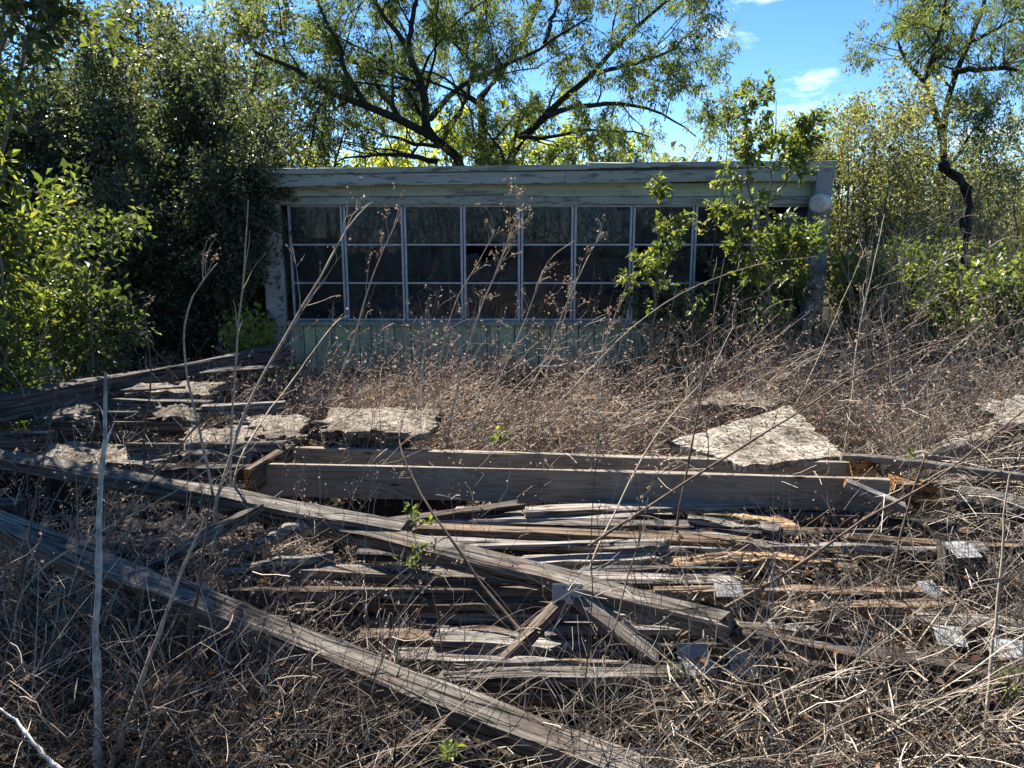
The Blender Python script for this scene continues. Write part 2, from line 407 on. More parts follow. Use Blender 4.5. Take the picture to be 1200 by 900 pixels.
def walk(start, d, length, n, wob=0.25, grav=0.0):
    """K curved paths of n points"""
    K = len(start); out = np.zeros((K, n, 3)); out[:, 0] = start; d = unit(d)
    step = (np.asarray(length) * np.ones(K) / (n - 1))[:, None]
    for i in range(1, n):
        d = unit(d + RNG.normal(size=(K, 3)) * wob + np.array([0, 0, grav]))
        out[:, i] = out[:, i - 1] + d * step
    return out
def kids(P, R, m, L, spread=0.9, up=0.15, n=6, tmin=0.25, wob=0.18, grav=0.0, rk=0.6, rtip=0.25):
    """side shoots along parent paths; returns paths and radii"""
    K, N, _ = P.shape
    t = RNG.uniform(tmin, 1.0, (K, m)); f = t * (N - 1.001); i = f.astype(int); fr = (f - i)[..., None]
    kk = np.arange(K)[:, None]
    pos = P[kk, i] * (1 - fr) + P[kk, i + 1] * fr
    tan = unit(P[kk, i + 1] - P[kk, i]); r = R[kk, i] * (1 - fr[..., 0]) + R[kk, i + 1] * fr[..., 0]
    d = unit(tan * (1 - 0.4 * spread) + rnd_unit((K, m)) * spread + np.array([0, 0, up]))
    ln = L * RNG.uniform(0.5, 1.2, (K, m)) * (1.15 - 0.5 * t)
    C = walk(pos.reshape(-1, 3), d.reshape(-1, 3), ln.ravel(), n, wob, grav)
    cr_ = (r.ravel() * rk)[:, None] * np.linspace(1, rtip, n)[None, :]
    return C, cr_
def foliage(P, per, size, width, droop=-0.2, tmin=0.15, jitter=0.03, var=0.5):
    """leaves along twigs"""
    K, N, _ = P.shape
    t = RNG.uniform(tmin, 1.0, (K, per)); f = t * (N - 1.001); i = f.astype(int); fr = (f - i)[..., None]
    kk = np.arange(K)[:, None]
    pos = P[kk, i] * (1 - fr) + P[kk, i + 1] * fr + RNG.normal(size=(K, per, 3)) * jitter
    tan = unit(P[kk, i + 1] - P[kk, i])
    d = unit(tan * 0.6 + rnd_unit((K, per)) + np.array([0, 0, droop]))
    s = RNG.uniform(1 - var, 1 + var, K * per)
    return leaves(pos.reshape(-1, 3), d.reshape(-1, 3), size * s, width * s)

def timber_mesh(name, L, w, h, seg=10, bend=0.0, rough=0.006, ragged=(0.0, 0.0), ch=0.006, endmat=False, taper=0.0):
    """squared timber along +X, origin at its start, top face at z=0; slightly chamfered, warped and worn"""
    prof = np.array([(-w/2+ch, 0), (w/2-ch, 0), (w/2, -ch), (w/2, -h+ch), (w/2-ch, -h), (-w/2+ch, -h), (-w/2, -h+ch), (-w/2, -ch)])
    xs = np.linspace(0, L, seg + 1); V = []
    ph = random.random() * 6
    J = RNG.normal(size=(seg + 5, 8, 3)); J = (J[:-4] + 2 * J[1:-3] + 3 * J[2:-2] + 2 * J[3:-1] + J[4:]) / 4.4 * rough * np.array([0.3, 1, 1])
    for k, x in enumerate(xs):
        u = x / L; sc = 1 - taper * u
        p = prof * sc
        dz = bend * 4 * u * (1 - u); dy = 0.4 * bend * math.sin(3 * u + ph)
        xx = np.full(8, x)
        if k == 0: xx = xx - RNG.uniform(0, 1, 8) * ragged[0]
        if k == seg: xx = xx + RNG.uniform(0, 1, 8) * ragged[1]
        V.append(np.stack([xx, p[:, 0] + dy, p[:, 1] + dz], 1) + J[k])
    V = np.concatenate(V); F = []
    for k in range(seg):
        for j in range(8):
            j2 = (j + 1) % 8
            F.append((k*8+j, k*8+j2, k*8+8+j2, k*8+8+j))
    F = np.array(F); caps = np.array([[7, 6, 5, 4, 3, 2, 1, 0], [seg*8 + q for q in range(8)]])
    caps = caps[:, ::-1]
    me = mesh_np(name, V, [F[:, ::-1], caps])
    return me
def place_along(o, a, b, roll=0.0):
    a, b = Vector(a), Vector(b); x = (b - a).normalized()
    z = Vector((0, 0, 1)); y = z.cross(x).normalized(); z = x.cross(y)
    R = Matrix((x, y, z)).transposed().to_4x4()
    o.matrix_world = Matrix.Translation(a) @ R @ Matrix.Rotation(roll, 4, 'X')
def timber(name, label, a, b, w, h, mat, cat='board', group=None, roll=0.0, parent=None, ends=(None, None), **kw):
    """a, b = ends of the top centre line"""
    a, b = np.asarray(a, float), np.asarray(b, float); L = float(np.linalg.norm(b - a))
    me = timber_mesh(name, L, w, h, **kw)
    o = obj(name, me, mat, parent)
    if any(ends):
        me.materials.append(M[ends[0] or ends[1]])
        n = len(me.polygons)
        if ends[0]: me.polygons[n - 2].material_index = 1
        if ends[1]: me.polygons[n - 1].material_index = 1
    place_along(o, a, b, roll)
    if label: tag(o, label, cat, group)
    return o
def boxmesh(name, x0, x1, y0, y1, z0, z1, ch=0.004):
    V = np.array([(x, y, z) for z in (z0, z1) for y in (y0, y1) for x in (x0, x1)], float)
    F = np.array([[0, 2, 3, 1], [4, 5, 7, 6], [0, 1, 5, 4], [2, 6, 7, 3], [0, 4, 6, 2], [1, 3, 7, 5]])
    return mesh_np(name, V, F)
def box(name, x0, x1, y0, y1, z0, z1, mat, parent):
    """box part whose origin is its own corner, in the parent's space (parents here are unrotated)"""
    me = boxmesh(name, 0, x1 - x0, 0, y1 - y0, 0, z1 - z0)
    o = obj(name, me, mat, parent)
    off = Vector((x0, y0, z0))
    p = parent
    while p is not None:
        off -= Vector(p.location); p = p.parent
    o.location = off
    return o

# ================================================================== SETTING: ground
xs = np.concatenate([[-400, -150, -60, -30, -18], np.linspace(-12, 12, 121), [18, 30, 60, 150, 400]])
ys = np.concatenate([[-400, -150, -60, -30, -15], np.linspace(-6, 18, 121), [25, 40, 80, 160, 400]])
X, Y = np.meshgrid(xs, ys)
Zg = ground_z(X, Y) + RNG.normal(size=X.shape) * 0.012
nx = len(xs)
gi = (np.arange(len(ys) - 1)[:, None] * nx + np.arange(nx - 1)[None, :]).ravel()
gF = np.stack([gi, gi + 1, gi + nx + 1, gi + nx], 1)
g_o = obj('ground', mesh_np('ground', np.stack([X.ravel(), Y.ravel(), Zg.ravel()], 1), gF, True), 'ground')
tag(g_o, 'bare brown earth under the rubble and dry brush', 'ground', kind='structure')

# ================================================================== HOUSE
HY = 9.5
house = empty('abandoned_house', (0.4, HY, 0))
tag(house, 'low flat-roofed abandoned house with peeling green paint and a row of dark windows', 'house')
wx = [float(PY(p, 300, HY)[0]) for p in (340, 404, 474, 543, 610, 672, 740, 812, 882, 946)]
z_top, z_sill = 2.00, 0.605
zr = 2.45
xl, xr = wx[0] - 0.20, wx[-1] + 0.20
# shell behind the windows
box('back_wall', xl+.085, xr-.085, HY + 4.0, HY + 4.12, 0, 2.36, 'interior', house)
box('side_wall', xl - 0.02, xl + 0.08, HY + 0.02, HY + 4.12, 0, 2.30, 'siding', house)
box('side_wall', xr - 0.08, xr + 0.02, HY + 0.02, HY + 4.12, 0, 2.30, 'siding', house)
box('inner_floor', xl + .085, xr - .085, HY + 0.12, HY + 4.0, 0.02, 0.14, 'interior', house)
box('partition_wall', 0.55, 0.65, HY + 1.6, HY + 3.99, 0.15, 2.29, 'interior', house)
roof = box('roof', xl - 0.05, xr - 0.035, HY - 0.20, HY + 4.3, zr - 0.145, zr - 0.02, 'tar', house)
# roof edge in board lengths, slightly out of line
def hboard(name, x0, x1, y0, y1, z0, z1, dz0=0.0, dz1=0.0, mat='fascia', rough=0.003, parent=house, seg=8):
    a = np.array([x0, (y0 + y1) / 2, z1 + dz0]); b = np.array([x1, (y0 + y1) / 2, z1 + dz1])
    return timber(name, None, a, b, y1 - y0, z1 - z0, mat, parent=parent, seg=seg, rough=rough)
bpy.context.view_layer.update()
for x0, x1, d0, d1 in ((xl - 0.06, 0.88, -0.045, 0.0), (0.885, 1.60, 0.022, 0.024), (1.605, xr - 0.03, 0.032, 0.045)):
    hboard('drip_edge_board', x0, x1, HY - 0.255, HY - 0.203, zr - 0.058, zr, d0, d1)
for x0, x1, d0, d1 in ((xl - 0.05, 0.62, -0.05, -0.012), (0.624, xr - 0.04, -0.010, 0.03)):
    hboard('fascia_board', x0, x1, HY - 0.232, HY - 0.204, zr - 0.20, zr - 0.062, d0, d1)
box('soffit', xl - 0.045, xr - .05, HY - 0.20, HY - 0.062, zr - 0.185, zr - 0.150, 'frieze', house)
for x0, x1 in ((xl + 0.02, -0.1), (-0.097, 1.9), (1.903, xr - 0.02)):
    hboard('frieze_board', x0, x1, HY - 0.058, HY - 0.03, 2.105, 2.265, -0.01, 0.0, 'frieze')
    hboard('header_board', x0, x1, HY - 0.075, HY - 0.03, 2.005, 2.10, -0.01, 0.0, 'fascia')
box('header_beam', xl + 0.09, xr - .09, HY - 0.027, HY + 0.10, 2.012, 2.285, 'interior', house)
# sill and siding boards
for x0, x1 in ((xl + 0.12, 0.2), (0.203, wx[-1])):
    hboard('sill_board', x0, x1, HY - 0.10, HY + 0.06, 0.545, 0.598, 0, 0.0, 'fascia')
bx_ = xl + 0.13
while bx_ < wx[-1] - 0.1:
    w_ = random.choice((0.145, 0.15, 0.2))
    o = box('siding_board', bx_, bx_ + w_ - 0.012, HY - 0.035 - random.random() * 0.006, HY - 0.012, 0.0, 0.54, 'siding', house)
    bx_ += w_
box('siding_backing', xl + .085, xr - .085, HY - 0.008, HY + 0.08, 0, 0.54, 'interior', house)
# windows: one per bay, three tilting panes each
BROKEN = {(3, 1), (6, 1), (8, 2)}
for i in range(9):
    x0, x1 = wx[i] + 0.006, wx[i + 1] - 0.006
    win = empty('window', (x0 - 0.4, 0, 0)); win.parent = house
    fw = 0.026
    box('jamb', x0, x0 + fw, HY - 0.02, HY + 0.035, z_sill, z_top, 'aluminium', win)
    box('jamb', x1 - fw, x1, HY - 0.02, HY + 0.035, z_sill, z_top, 'aluminium', win)
    zz = [z_sill, z_sill + 0.462, z_sill + 0.925, z_top]
    for k, z in enumerate(zz):
        zc = z + (0.012 if k == 0 else -0.012 if k == 3 else 0)
        box('rail', x0 + fw + .001, x1 - fw - .001, HY - 0.012, HY + 0.03, zc - 0.011, zc + 0.011, 'aluminium', win)
    for k in range(3):
        za, zb = zz[k] + 0.024, zz[k + 1] - 0.013
        xa, xb = x0 + fw + .002, x1 - fw - .002
        if (i, k) in BROKEN:      # a jagged piece left in the frame
            hw, hh = xb - xa, zb - za
            pts = [(0, 0), (hw, 0), (hw, hh), (.62*hw, hh), (.55*hw, .62*hh), (.34*hw, .55*hh), (.22*hw, .8*hh), (0, .72*hh)]
            V = np.array([(x, y, z) for y in (0, .004) for x, z in pts]); nn = len(pts)
            F = [np.array([list(range(nn)), list(range(2*nn - 1, nn - 1, -1))]), np.array([[j, j + nn, (j+1) % nn + nn, (j+1) % nn] for j in range(nn)])]
            o = obj('pane', mesh_np('pane', V, F), 'glass', win); tag(o, 'broken pane with a jagged hole')
        else:
            o = obj('pane', boxmesh('pane', 0, xb - xa, 0, 0.004, 0, zb - za), 'glass', win)
        o.location = (xa - x0, 0.006, za)
        o.rotation_euler = (random.uniform(-0.025, 0.02), 0, random.uniform(-0.012, 0.012))
# posts
for x0, x1, zt in ((xl - 0.10, xl + 0.115, 2.28),):
    o = timber('corner_post', None, (0.5*(x0+x1), HY - 0.05, zt), (0.5*(x0+x1) + .001, HY - 0.05, 0), 0.13, x1 - x0, 'post', parent=house, rough=0.006, seg=14)
    o.matrix_world = Matrix.Translation((x0, HY - 0.04, zt)) @ Matrix(((0, 0, -1, 0), (0, 1, 0, 0), (-1, 0, 0, 0), (0, 0, 0, 1)))
col_x = float(PY(961, 300, HY - .27)[0])
o = timber('corner_column', None, (col_x, HY - 0.2, 2.40), (col_x + .001, HY - 0.2, 0), 0.17, 0.19, 'plaster', parent=house, rough=0.005, seg=14)
o.matrix_world = Matrix.Translation((col_x - 0.095, HY - 0.16, 2.40)) @ Matrix(((0, 0, -1, 0), (0, 1, 0, 0), (-1, 0, 0, 0), (0, 0, 0, 1)))
# round cap at the head of the column: lathe facing front-left
def lathe(name, prof, mat, parent, sides=20):
    a = np.arange(sides) * 2 * math.pi / sides
    V = np.array([(r * math.cos(t), r * math.sin(t), z) for r, z in prof for t in a])
    F = np.array([[k*sides + j, k*sides + (j+1) % sides, (k+1)*sides + (j+1) % sides, (k+1)*sides + j] for k in range(len(prof) - 1) for j in range(sides)])
    return obj(name, mesh_np(name, V, F, False), mat, parent)
cap = lathe('vent_cap', [(0.001, 0.19), (0.07, 0.19), (0.10, 0.178), (0.108, 0.15), (0.108, 0.10), (0.095, 0.09), (0.095, 0.0), (0.001, 0.0)], 'ceramic', house)
cp_ = PY(966, 238, HY - 0.26)
cap.location = Vector(cp_) - house.location
cap.rotation_euler = Vector((-0.8, -0.75, -0.05)).to_track_quat('Z', 'Y').to_euler()
tag(cap, 'dirty white round cap on the corner column')
bpy.context.view_layer.update()

# ================================================================== TREES AND SHRUBS
def tree(name, label, mains, radii, levels, leaf, cat='tree', group=None, bark='bark', sides=6, leaf_mat='leaf_mid', n_main=12):
    """mains: traced limb paths (3D points); levels: dicts for kids(); leaf: dict for foliage()"""
    base = np.array([mains[0][0][0], mains[0][0][1], 0.0])
    root = empty(name, base); tag(root, label, cat, group)
    P = np.stack([resample(m_, n_main) for m_ in mains]); P = P + RNG.normal(size=P.shape) * 0.015
    R = np.stack([np.linspace(a, b, n_main) for a, b in radii])
    tr = Acc(); tr.add(tubes(P, R, sides + 2)); tr.build('trunk', bark, root, base, True)
    br = Acc(); last = None
    for k, lv in enumerate(levels):
        P, R = kids(P, R, **lv)
        br.add(tubes(P, np.maximum(R, 0.0025), 3))
        last = P
    if levels: tag(br.build('branches', bark, root, base), kind='stuff')
    if leaf:
        cr_ = Acc()
        for lf in (leaf if isinstance(leaf, list) else [leaf]): cr_.add(foliage(last, **lf))
        cr_.build('crown', leaf_mat, root, base)
    return root
def fan(x, y, n, h, spread, lean=(0, 0), z0=0.0):
    """n stems rising from one foot"""
    out = []
    for k in range(n):
        a = random.uniform(0, 2 * math.pi); r = spread * math.sqrt(random.random())
        hh = h * random.uniform(0.65, 1.0)
        p0 = np.array([x + 0.12 * math.cos(a), y + 0.12 * math.sin(a), z0])
        p3 = np.array([x + r * math.cos(a) + lean[0], y + r * math.sin(a) + lean[1], hh])
        mid = p0 * 0.5 + p3 * 0.5 + np.array([random.uniform(-.15, .15), random.uniform(-.15, .15), 0.1 * h])
        out.append([p0, p0 * .75 + mid * .25 + RNG.normal(size=3) * .03, mid, p3])
    return out

# --- big mesquite behind the house (limbs read from the photograph, set 12 to 15 m out)
MY = 13.6
def tr_(pts, y0, y1):
    n = len(pts); return [PY(px, py, y0 + (y1 - y0) * k / (n - 1)) for k, (px, py) in enumerate(pts)]
foot = PY(556, 300, MY); foot[2] = 0.0
f1 = PY(556, 215, MY)
mains = [
    [foot, f1 * [1, 1, .5], f1, *tr_([(566, 180), (566, 150), (560, 122), (572, 100), (610, 60), (640, -20)], MY, MY + 0.8)],
    [foot + [-.15, 0, 0], *tr_([(545, 205), (530, 178), (500, 155), (470, 141), (430, 124), (385, 112), (350, 80), (300, 60)], MY, MY - 1.6)],
    tr_([(500, 154), (498, 118), (487, 78), (476, 52), (452, 22), (420, -30)], MY - .4, MY - 1.2),
    tr_([(478, 54), (484, 20), (492, -40)], MY - .9, MY - 0.6),
    tr_([(516, 166), (545, 125), (553, 85), (560, 35), (572, -40)], MY - .2, MY + 1.2),
    tr_([(503, 140), (528, 108), (560, 90), (600, 76), (640, 50), (690, 20)], MY - .4, MY - 1.8),
    [foot + [.2, 0, 0], *tr_([(588, 205), (606, 168), (634, 140), (668, 112), (700, 84), (720, 60), (755, 20), (790, -10)], MY, MY - 0.6)],
    tr_([(640, 136), (683, 122), (733, 120), (775, 130), (815, 160)], MY - .3, MY + 0.6),
    tr_([(634, 141), (600, 165), (640, 158), (700, 150), (760, 158)], MY, MY - 1.2),
    tr_([(512, 190), (470, 180), (430, 182), (395, 190)], MY, MY - 0.8),
    tr_([(520, 172), (480, 168), (430, 150), (400, 142)], MY, MY + 0.9),
    tr_([(430, 124), (405, 90), (400, 55), (380, 20), (360, -30)], MY - 1, MY - .4),
    tr_([(470, 141), (440, 95), (410, 65), (360, 40), (330, 20)], MY - .6, MY + 1),
    tr_([(700, 84), (740, 75), (790, 60), (820, 25)], MY - .4, MY - 1.0),
    tr_([(640, 50), (650, 10), (660, -50)], MY - 1.4, MY - .5),
]
radii = [(a_ * .85, b_ * .7) for a_, b_ in [(.17, .04), (.16, .035), (.085, .03), (.06, .02), (.07, .02), (.06, .02), (.13, .03), (.06, .015), (.05, .015), (.06, .015), (.05, .014), (.055, .015), (.05, .015), (.045, .015), (.05, .015)]]
tree('mesquite_tree', 'spreading mesquite tree with dark crooked limbs rising behind the house roof', mains, radii,
     [dict(m=7, L=1.8, spread=0.9, up=0.25, n=7, tmin=.2, wob=.2, rk=.5), dict(m=6, L=0.8, spread=0.9, up=0.0, n=6, wob=.2, grav=-.03, rk=.5), dict(m=4, L=0.42, spread=.9, n=4, up=-.1, grav=-.2, rk=.5)],
     [dict(per=46, size=0.072, width=0.0145, droop=-0.6, jitter=0.04)], leaf_mat='leaf_mesquite')

# --- dark dense evergreen to the left of the house
def crown_tree(name, label, x, y, h, spread, stems, per, size, leaf_mat, lean=(0, 0), bark='bark', r=.07, kidsn=(9, 7, 0), L=(1.3, .55), cat='tree', group=None, tmin=.12, n_main=10, droop=-.2, width=.48, up=.1):
    mains = fan(x, y, stems, h, spread, lean)
    return tree(name, label, mains, [(r * random.uniform(.7, 1), r * .07) for _ in mains],
                [dict(m=kidsn[0], L=L[0], spread=1.0, up=up, n=6, tmin=tmin, rk=.5), dict(m=kidsn[1], L=L[1], spread=1.0, up=0.05, n=3, tmin=.15, rk=.5)],
                dict(per=per, size=size, width=size * width, droop=droop, jitter=0.05), cat=cat, group=group, bark=bark, leaf_mat=leaf_mat, n_main=n_main)
crown_tree('evergreen_tree', 'dense dark evergreen tree crowding the left end of the house', -3.75, 10.0, 3.9, 1.05, 11, 22, 0.058, 'leaf_dark', r=.05, kidsn=(17, 12), L=(1.0, .5), tmin=.03)
crown_tree('evergreen_tree', 'dense dark evergreen tree at the left, second from the house', -5.2, 10.2, 3.9, 1.2, 11, 22, 0.058, 'leaf_dark', r=.05, kidsn=(17, 12), L=(1.05, .5), tmin=.03)
crown_tree('evergreen_tree', 'tall dark evergreen behind the left shrubs, filling the top left corner', -6.7, 10.0, 3.9, 1.2, 11, 20, 0.058, 'leaf_dark', r=.05, kidsn=(17, 12), L=(1.1, .5), tmin=.03)
crown_tree('evergreen_shrub', 'low dark evergreen shrub under the trees beside the left corner post', -3.6, 9.1, 2.2, .4, 10, 16, 0.05, 'leaf_dark', r=.02, kidsn=(11, 10), L=(.55, .3), tmin=.05, cat='shrub')
crown_tree('grey_leaf_tree', 'hazy grey-green tree behind the dark evergreens above the roof corner', -3.9, 13.5, 4.9, 1.7, 7, 12, 0.07, 'leaf_olive', r=.08, kidsn=(9, 8), L=(1.3, .55), tmin=.1)
crown_tree('evergreen_shrub', 'grey-green evergreen shrub overlapping the left end of the roof', -3.55, 9.1, 2.75, .4, 9, 16, 0.05, 'leaf_dark', lean=(.25, 0), r=.03, kidsn=(11, 10), L=(.5, .32), tmin=.5, cat='shrub')
crown_tree('evergreen_shrub', 'grey-green evergreen shrub left of the one at the roof end', -4.3, 8.6, 2.5, .6, 9, 16, 0.052, 'leaf_dark', r=.03, kidsn=(11, 10), L=(.6, .35), tmin=.05, cat='shrub')
crown_tree('evergreen_tree', 'tall hazy evergreen far back at the top left', -7.0, 14.0, 6.3, 1.5, 10, 14, 0.075, 'leaf_dark', r=.06, kidsn=(13, 10), L=(1.3, .6), tmin=.15)
crown_tree('evergreen_tree', 'tall hazy evergreen far back between the left trees and the mesquite', -5.2, 14.3, 6.0, 1.4, 10, 14, 0.075, 'leaf_olive', r=.06, kidsn=(13, 10), L=(1.2, .6), tmin=.15)
# --- sunlit leafy shrubs at the left edge
crown_tree('lime_shrub', 'sunlit lime-green shrub with pointed leaves at the left edge', -4.15, 5.9, 3.0, .6, 10, 10, 0.085, 'leaf_lime', r=.022, kidsn=(11, 7), L=(.7, .35), cat='shrub', bark='bark_grey', tmin=.04, width=.42)
crown_tree('lime_shrub', 'smaller sunlit green shrub behind the long fallen beam at the left', -3.95, 6.9, 1.9, .5, 7, 9, 0.07, 'leaf_mid', r=.018, kidsn=(7, 6), L=(.5, .3), cat='shrub', bark='bark_grey', tmin=.05)
crown_tree('yellow_seedling', 'low yellow-green seedling between the left corner post and the fallen beam', -2.85, 8.3, 0.95, .4, 6, 8, 0.06, 'leaf_yellow', r=.01, kidsn=(5, 5), L=(.3, .2), cat='shrub', bark='bark_grey')
crown_tree('overhanging_tree', 'airy green tree leaning in over the top left corner', -4.9, 6.3, 5.2, .6, 7, 10, 0.08, 'leaf_mid', lean=(1.8, -.45), r=.04, kidsn=(9, 8), L=(.75, .4), bark='bark_grey', tmin=.72)
def m_objleaf():
    m, n, l = _new('sunlit_shrub_leaf')
    oi = n.new('ShaderNodeObjectInfo'); r = ramp(n, [(0, (0.08, 0.12, 0.03)), (0.6, (0.17, 0.21, 0.045)), (1, (0.30, 0.31, 0.06))]); l.new(oi.outputs['Random'], r.inputs[0])
    p = n.new('ShaderNodeBsdfPrincipled'); p.inputs['Roughness'].default_value = .42; l.new(r.outputs[0], p.inputs['Base Color'])
    t = n.new('ShaderNodeBsdfTranslucent'); l.new(mix(n, l, 1.0, r.outputs[0], (1.8, 1.8, .7), 'MULTIPLY'), t.inputs[0])
    ms = n.new('ShaderNodeMixShader'); ms.inputs[0].default_value = .45; o = n.new('ShaderNodeOutputMaterial')
    l.new(p.outputs[0], ms.inputs[1]); l.new(t.outputs[0], ms.inputs[2]); l.new(ms.outputs[0], o.inputs[0]); return m
M['leaf_object'] = m_objleaf()
lme = mesh_np('leaf', *leaves(np.zeros((1, 3)), np.array([[1.0, 0, 0]]), .10, .045, .3, np.array([[0, 0, 1.0]])))
shrub = [o for o in COL.objects if o.name == 'lime_shrub'][0]
src = next(c for c in shrub.children if c.name.startswith('branches')).data.vertices
cand = [v.co for v in src if v.co.y < -.15 and v.co.z > .6]
for co in random.sample(cand, min(220, len(cand))):
    lf = obj('leaf', lme, 'leaf_object', shrub); lf.location = co
    lf.rotation_euler = (random.uniform(-.9, .9), random.uniform(-.2, 1.0), random.uniform(0, 6.28)); k_ = random.uniform(.7, 1.15); lf.scale = (k_, k_, k_)
# --- yellow-green trees far behind the roof
for lab, x, y, h, s in (('bright yellow-green tree seen above the left half of the roof', -3.0, 15.8, 4.0, 1.9),
                        ('yellow-green bushy tree behind the mesquite trunks', -0.9, 16.3, 4.2, 1.8),
                        ('green bushy tree behind the right mesquite limb', 1.5, 17.5, 4.3, 1.8)):
    crown_tree('broadleaf_tree', lab, x, y, h, s, 8, 11, 0.12, 'leaf_yellow', r=.07, kidsn=(9, 7), L=(1.2, .55), group='bushy trees beyond the roof', tmin=.1)
# --- shrubs in front of the right half of the house
def pick(px, py, Y): return PY(px, py, Y)[0]
def sapling(name, label, px, Y, trace, r, levels, leaf, leaf_mat, bark='bark_grey', cat='sapling', extra=()):
    p0 = PY(trace[0][0], trace[0][1], Y); p0[2] = 0
    mains = [[p0] + tr_(trace, Y, Y)] + [tr_(e, Y, Y - .2) for e in extra]
    return tree(name, label, mains, [(r, r * .1)] + [(r * .6, r * .1)] * len(extra), levels, leaf, cat=cat, bark=bark, leaf_mat=leaf_mat)
sapling('leafy_sapling', 'thin green sapling with bright leaves in front of the seventh window', 770, 8.2,
        [(763, 400), (768, 340), (772, 280), (776, 240), (757, 205)], .016,
        [dict(m=11, L=.32, spread=.7, up=.35, n=6, tmin=.3, rk=.5), dict(m=4, L=.15, spread=.8, n=4, rk=.6)],
        dict(per=7, size=.058, width=.028, droop=-.25, jitter=.015), 'leaf_lime', extra=[[(770, 330), (790, 290), (800, 265)], [(768, 345), (748, 310)]])
sapling('leafy_sapling', 'tall lush green sapling climbing past the roof edge near the right corner', 905, 8.1,
        [(905, 400), (903, 330), (900, 250), (908, 180), (915, 120)], .028,
        [dict(m=20, L=.38, spread=.75, up=.3, n=6, tmin=.12, rk=.45), dict(m=5, L=.18, spread=.9, n=4, rk=.6)],
        dict(per=9, size=.062, width=.029, droop=-.25, jitter=.02), 'leaf_lime',
        extra=[[(903, 300), (878, 230), (872, 160), (880, 115)], [(905, 330), (928, 295), (938, 280)], [(902, 240), (940, 180), (950, 140)], [(906, 360), (870, 310), (856, 250)]])
sapling('leafy_sapling', 'slender sapling with a bare dark stem rising through the roof line', 830, 8.4,
        [(838, 390), (833, 330), (840, 260), (850, 200), (850, 160), (856, 120)], .014,
        [dict(m=10, L=.45, spread=.6, up=.6, n=6, tmin=.45, rk=.5), dict(m=5, L=.25, spread=.7, n=4, rk=.6)],
        dict(per=3, size=.05, width=.02, droop=-.2, jitter=.02), 'leaf_olive', bark='bark')
crown_tree('leafy_shrub', 'low shaded green shrub under the right-hand windows', pick(800, 350, 8.6), 8.6, 1.15, .45, 8, 8, .062, 'leaf_mid', r=.014, kidsn=(7, 6), L=(.4, .25), cat='shrub', bark='bark_grey', tmin=.05)
crown_tree('leafy_shrub', 'green shrub at the foot of the tall sapling by the corner column', pick(885, 350, 8.7), 8.7, 1.3, .4, 9, 9, .066, 'leaf_mid', r=.016, kidsn=(8, 6), L=(.45, .25), cat='shrub', bark='bark_grey', tmin=.05)
crown_tree('leafy_shrub', 'broad sunlit shrub just right of the corner column', pick(1046, 300, 9.0), 9.0, 1.75, .45, 10, 10, .062, 'leaf_lime', r=.02, kidsn=(9, 7), L=(.6, .3), cat='shrub', bark='bark_grey', tmin=.05)
crown_tree('leafy_shrub', 'green shrub with many pale stems below the black snag', pick(1090, 300, 9.8), 9.8, 1.75, .6, 10, 10, .066, 'leaf_mid', r=.02, kidsn=(8, 7), L=(.6, .3), cat='shrub', bark='bark_grey', tmin=.05)
crown_tree('leafy_shrub', 'dense bright green shrub at the right edge', pick(1175, 330, 8.2), 8.2, 1.55, .6, 12, 12, .066, 'leaf_lime', r=.02, kidsn=(9, 7), L=(.5, .3), cat='shrub', bark='bark_grey', tmin=.02)
crown_tree('leafy_shrub', 'dark low shrub behind the brush left of the right edge', pick(1060, 370, 8.6), 8.6, 1.0, .6, 9, 9, .06, 'leaf_mid', r=.015, kidsn=(7, 6), L=(.4, .25), cat='shrub', bark='bark_grey', tmin=.02)
crown_tree('small_leaf_tree', 'airy olive-green tree with fine twigs just beyond the corner column', pick(1005, 200, 11.5), 11.2, 3.5, .8, 12, 18, .05, 'leaf_olive', r=.045, kidsn=(11, 8), L=(1.0, .45), bark='bark_grey', up=.3)
crown_tree('small_leaf_tree', 'thin olive tree with scattered leaves behind the black snag', pick(1075, 200, 12.5), 12.0, 3.3, .9, 12, 18, .05, 'leaf_olive', r=.04, kidsn=(10, 8), L=(.9, .45), bark='bark_grey', up=.3)
crown_tree('small_leaf_tree', 'straggly olive bush-tree at the right edge behind the dry canes', pick(1190, 220, 13), 12.6, 2.9, 1.1, 11, 17, .05, 'leaf_olive', r=.04, kidsn=(10, 8), L=(.9, .4), bark='bark_grey', up=.3)
crown_tree('small_leaf_tree', 'fine-twigged grey-green tree just above the right end of the roof', pick(850, 180, 15.5), 15.5, 3.6, .9, 6, 4, .07, 'leaf_olive', r=.04, kidsn=(8, 6), L=(1.0, .45), bark='bark_grey', up=.3)
crown_tree('small_leaf_tree', 'feathery pale green tree rising between the tall sapling and the airy mesquite', pick(965, 150, 12.8), 12.8, 3.3, .8, 11, 17, .05, 'leaf_yellow', r=.035, kidsn=(10, 8), L=(.9, .45), bark='bark_grey', up=.3)
crown_tree('small_leaf_tree', 'pale olive tree showing beneath the crown of the airy mesquite', pick(1135, 200, 14.5), 14.5, 3.3, 1.0, 11, 16, .055, 'leaf_olive', r=.035, kidsn=(10, 8), L=(.9, .45), bark='bark_grey', up=.3)
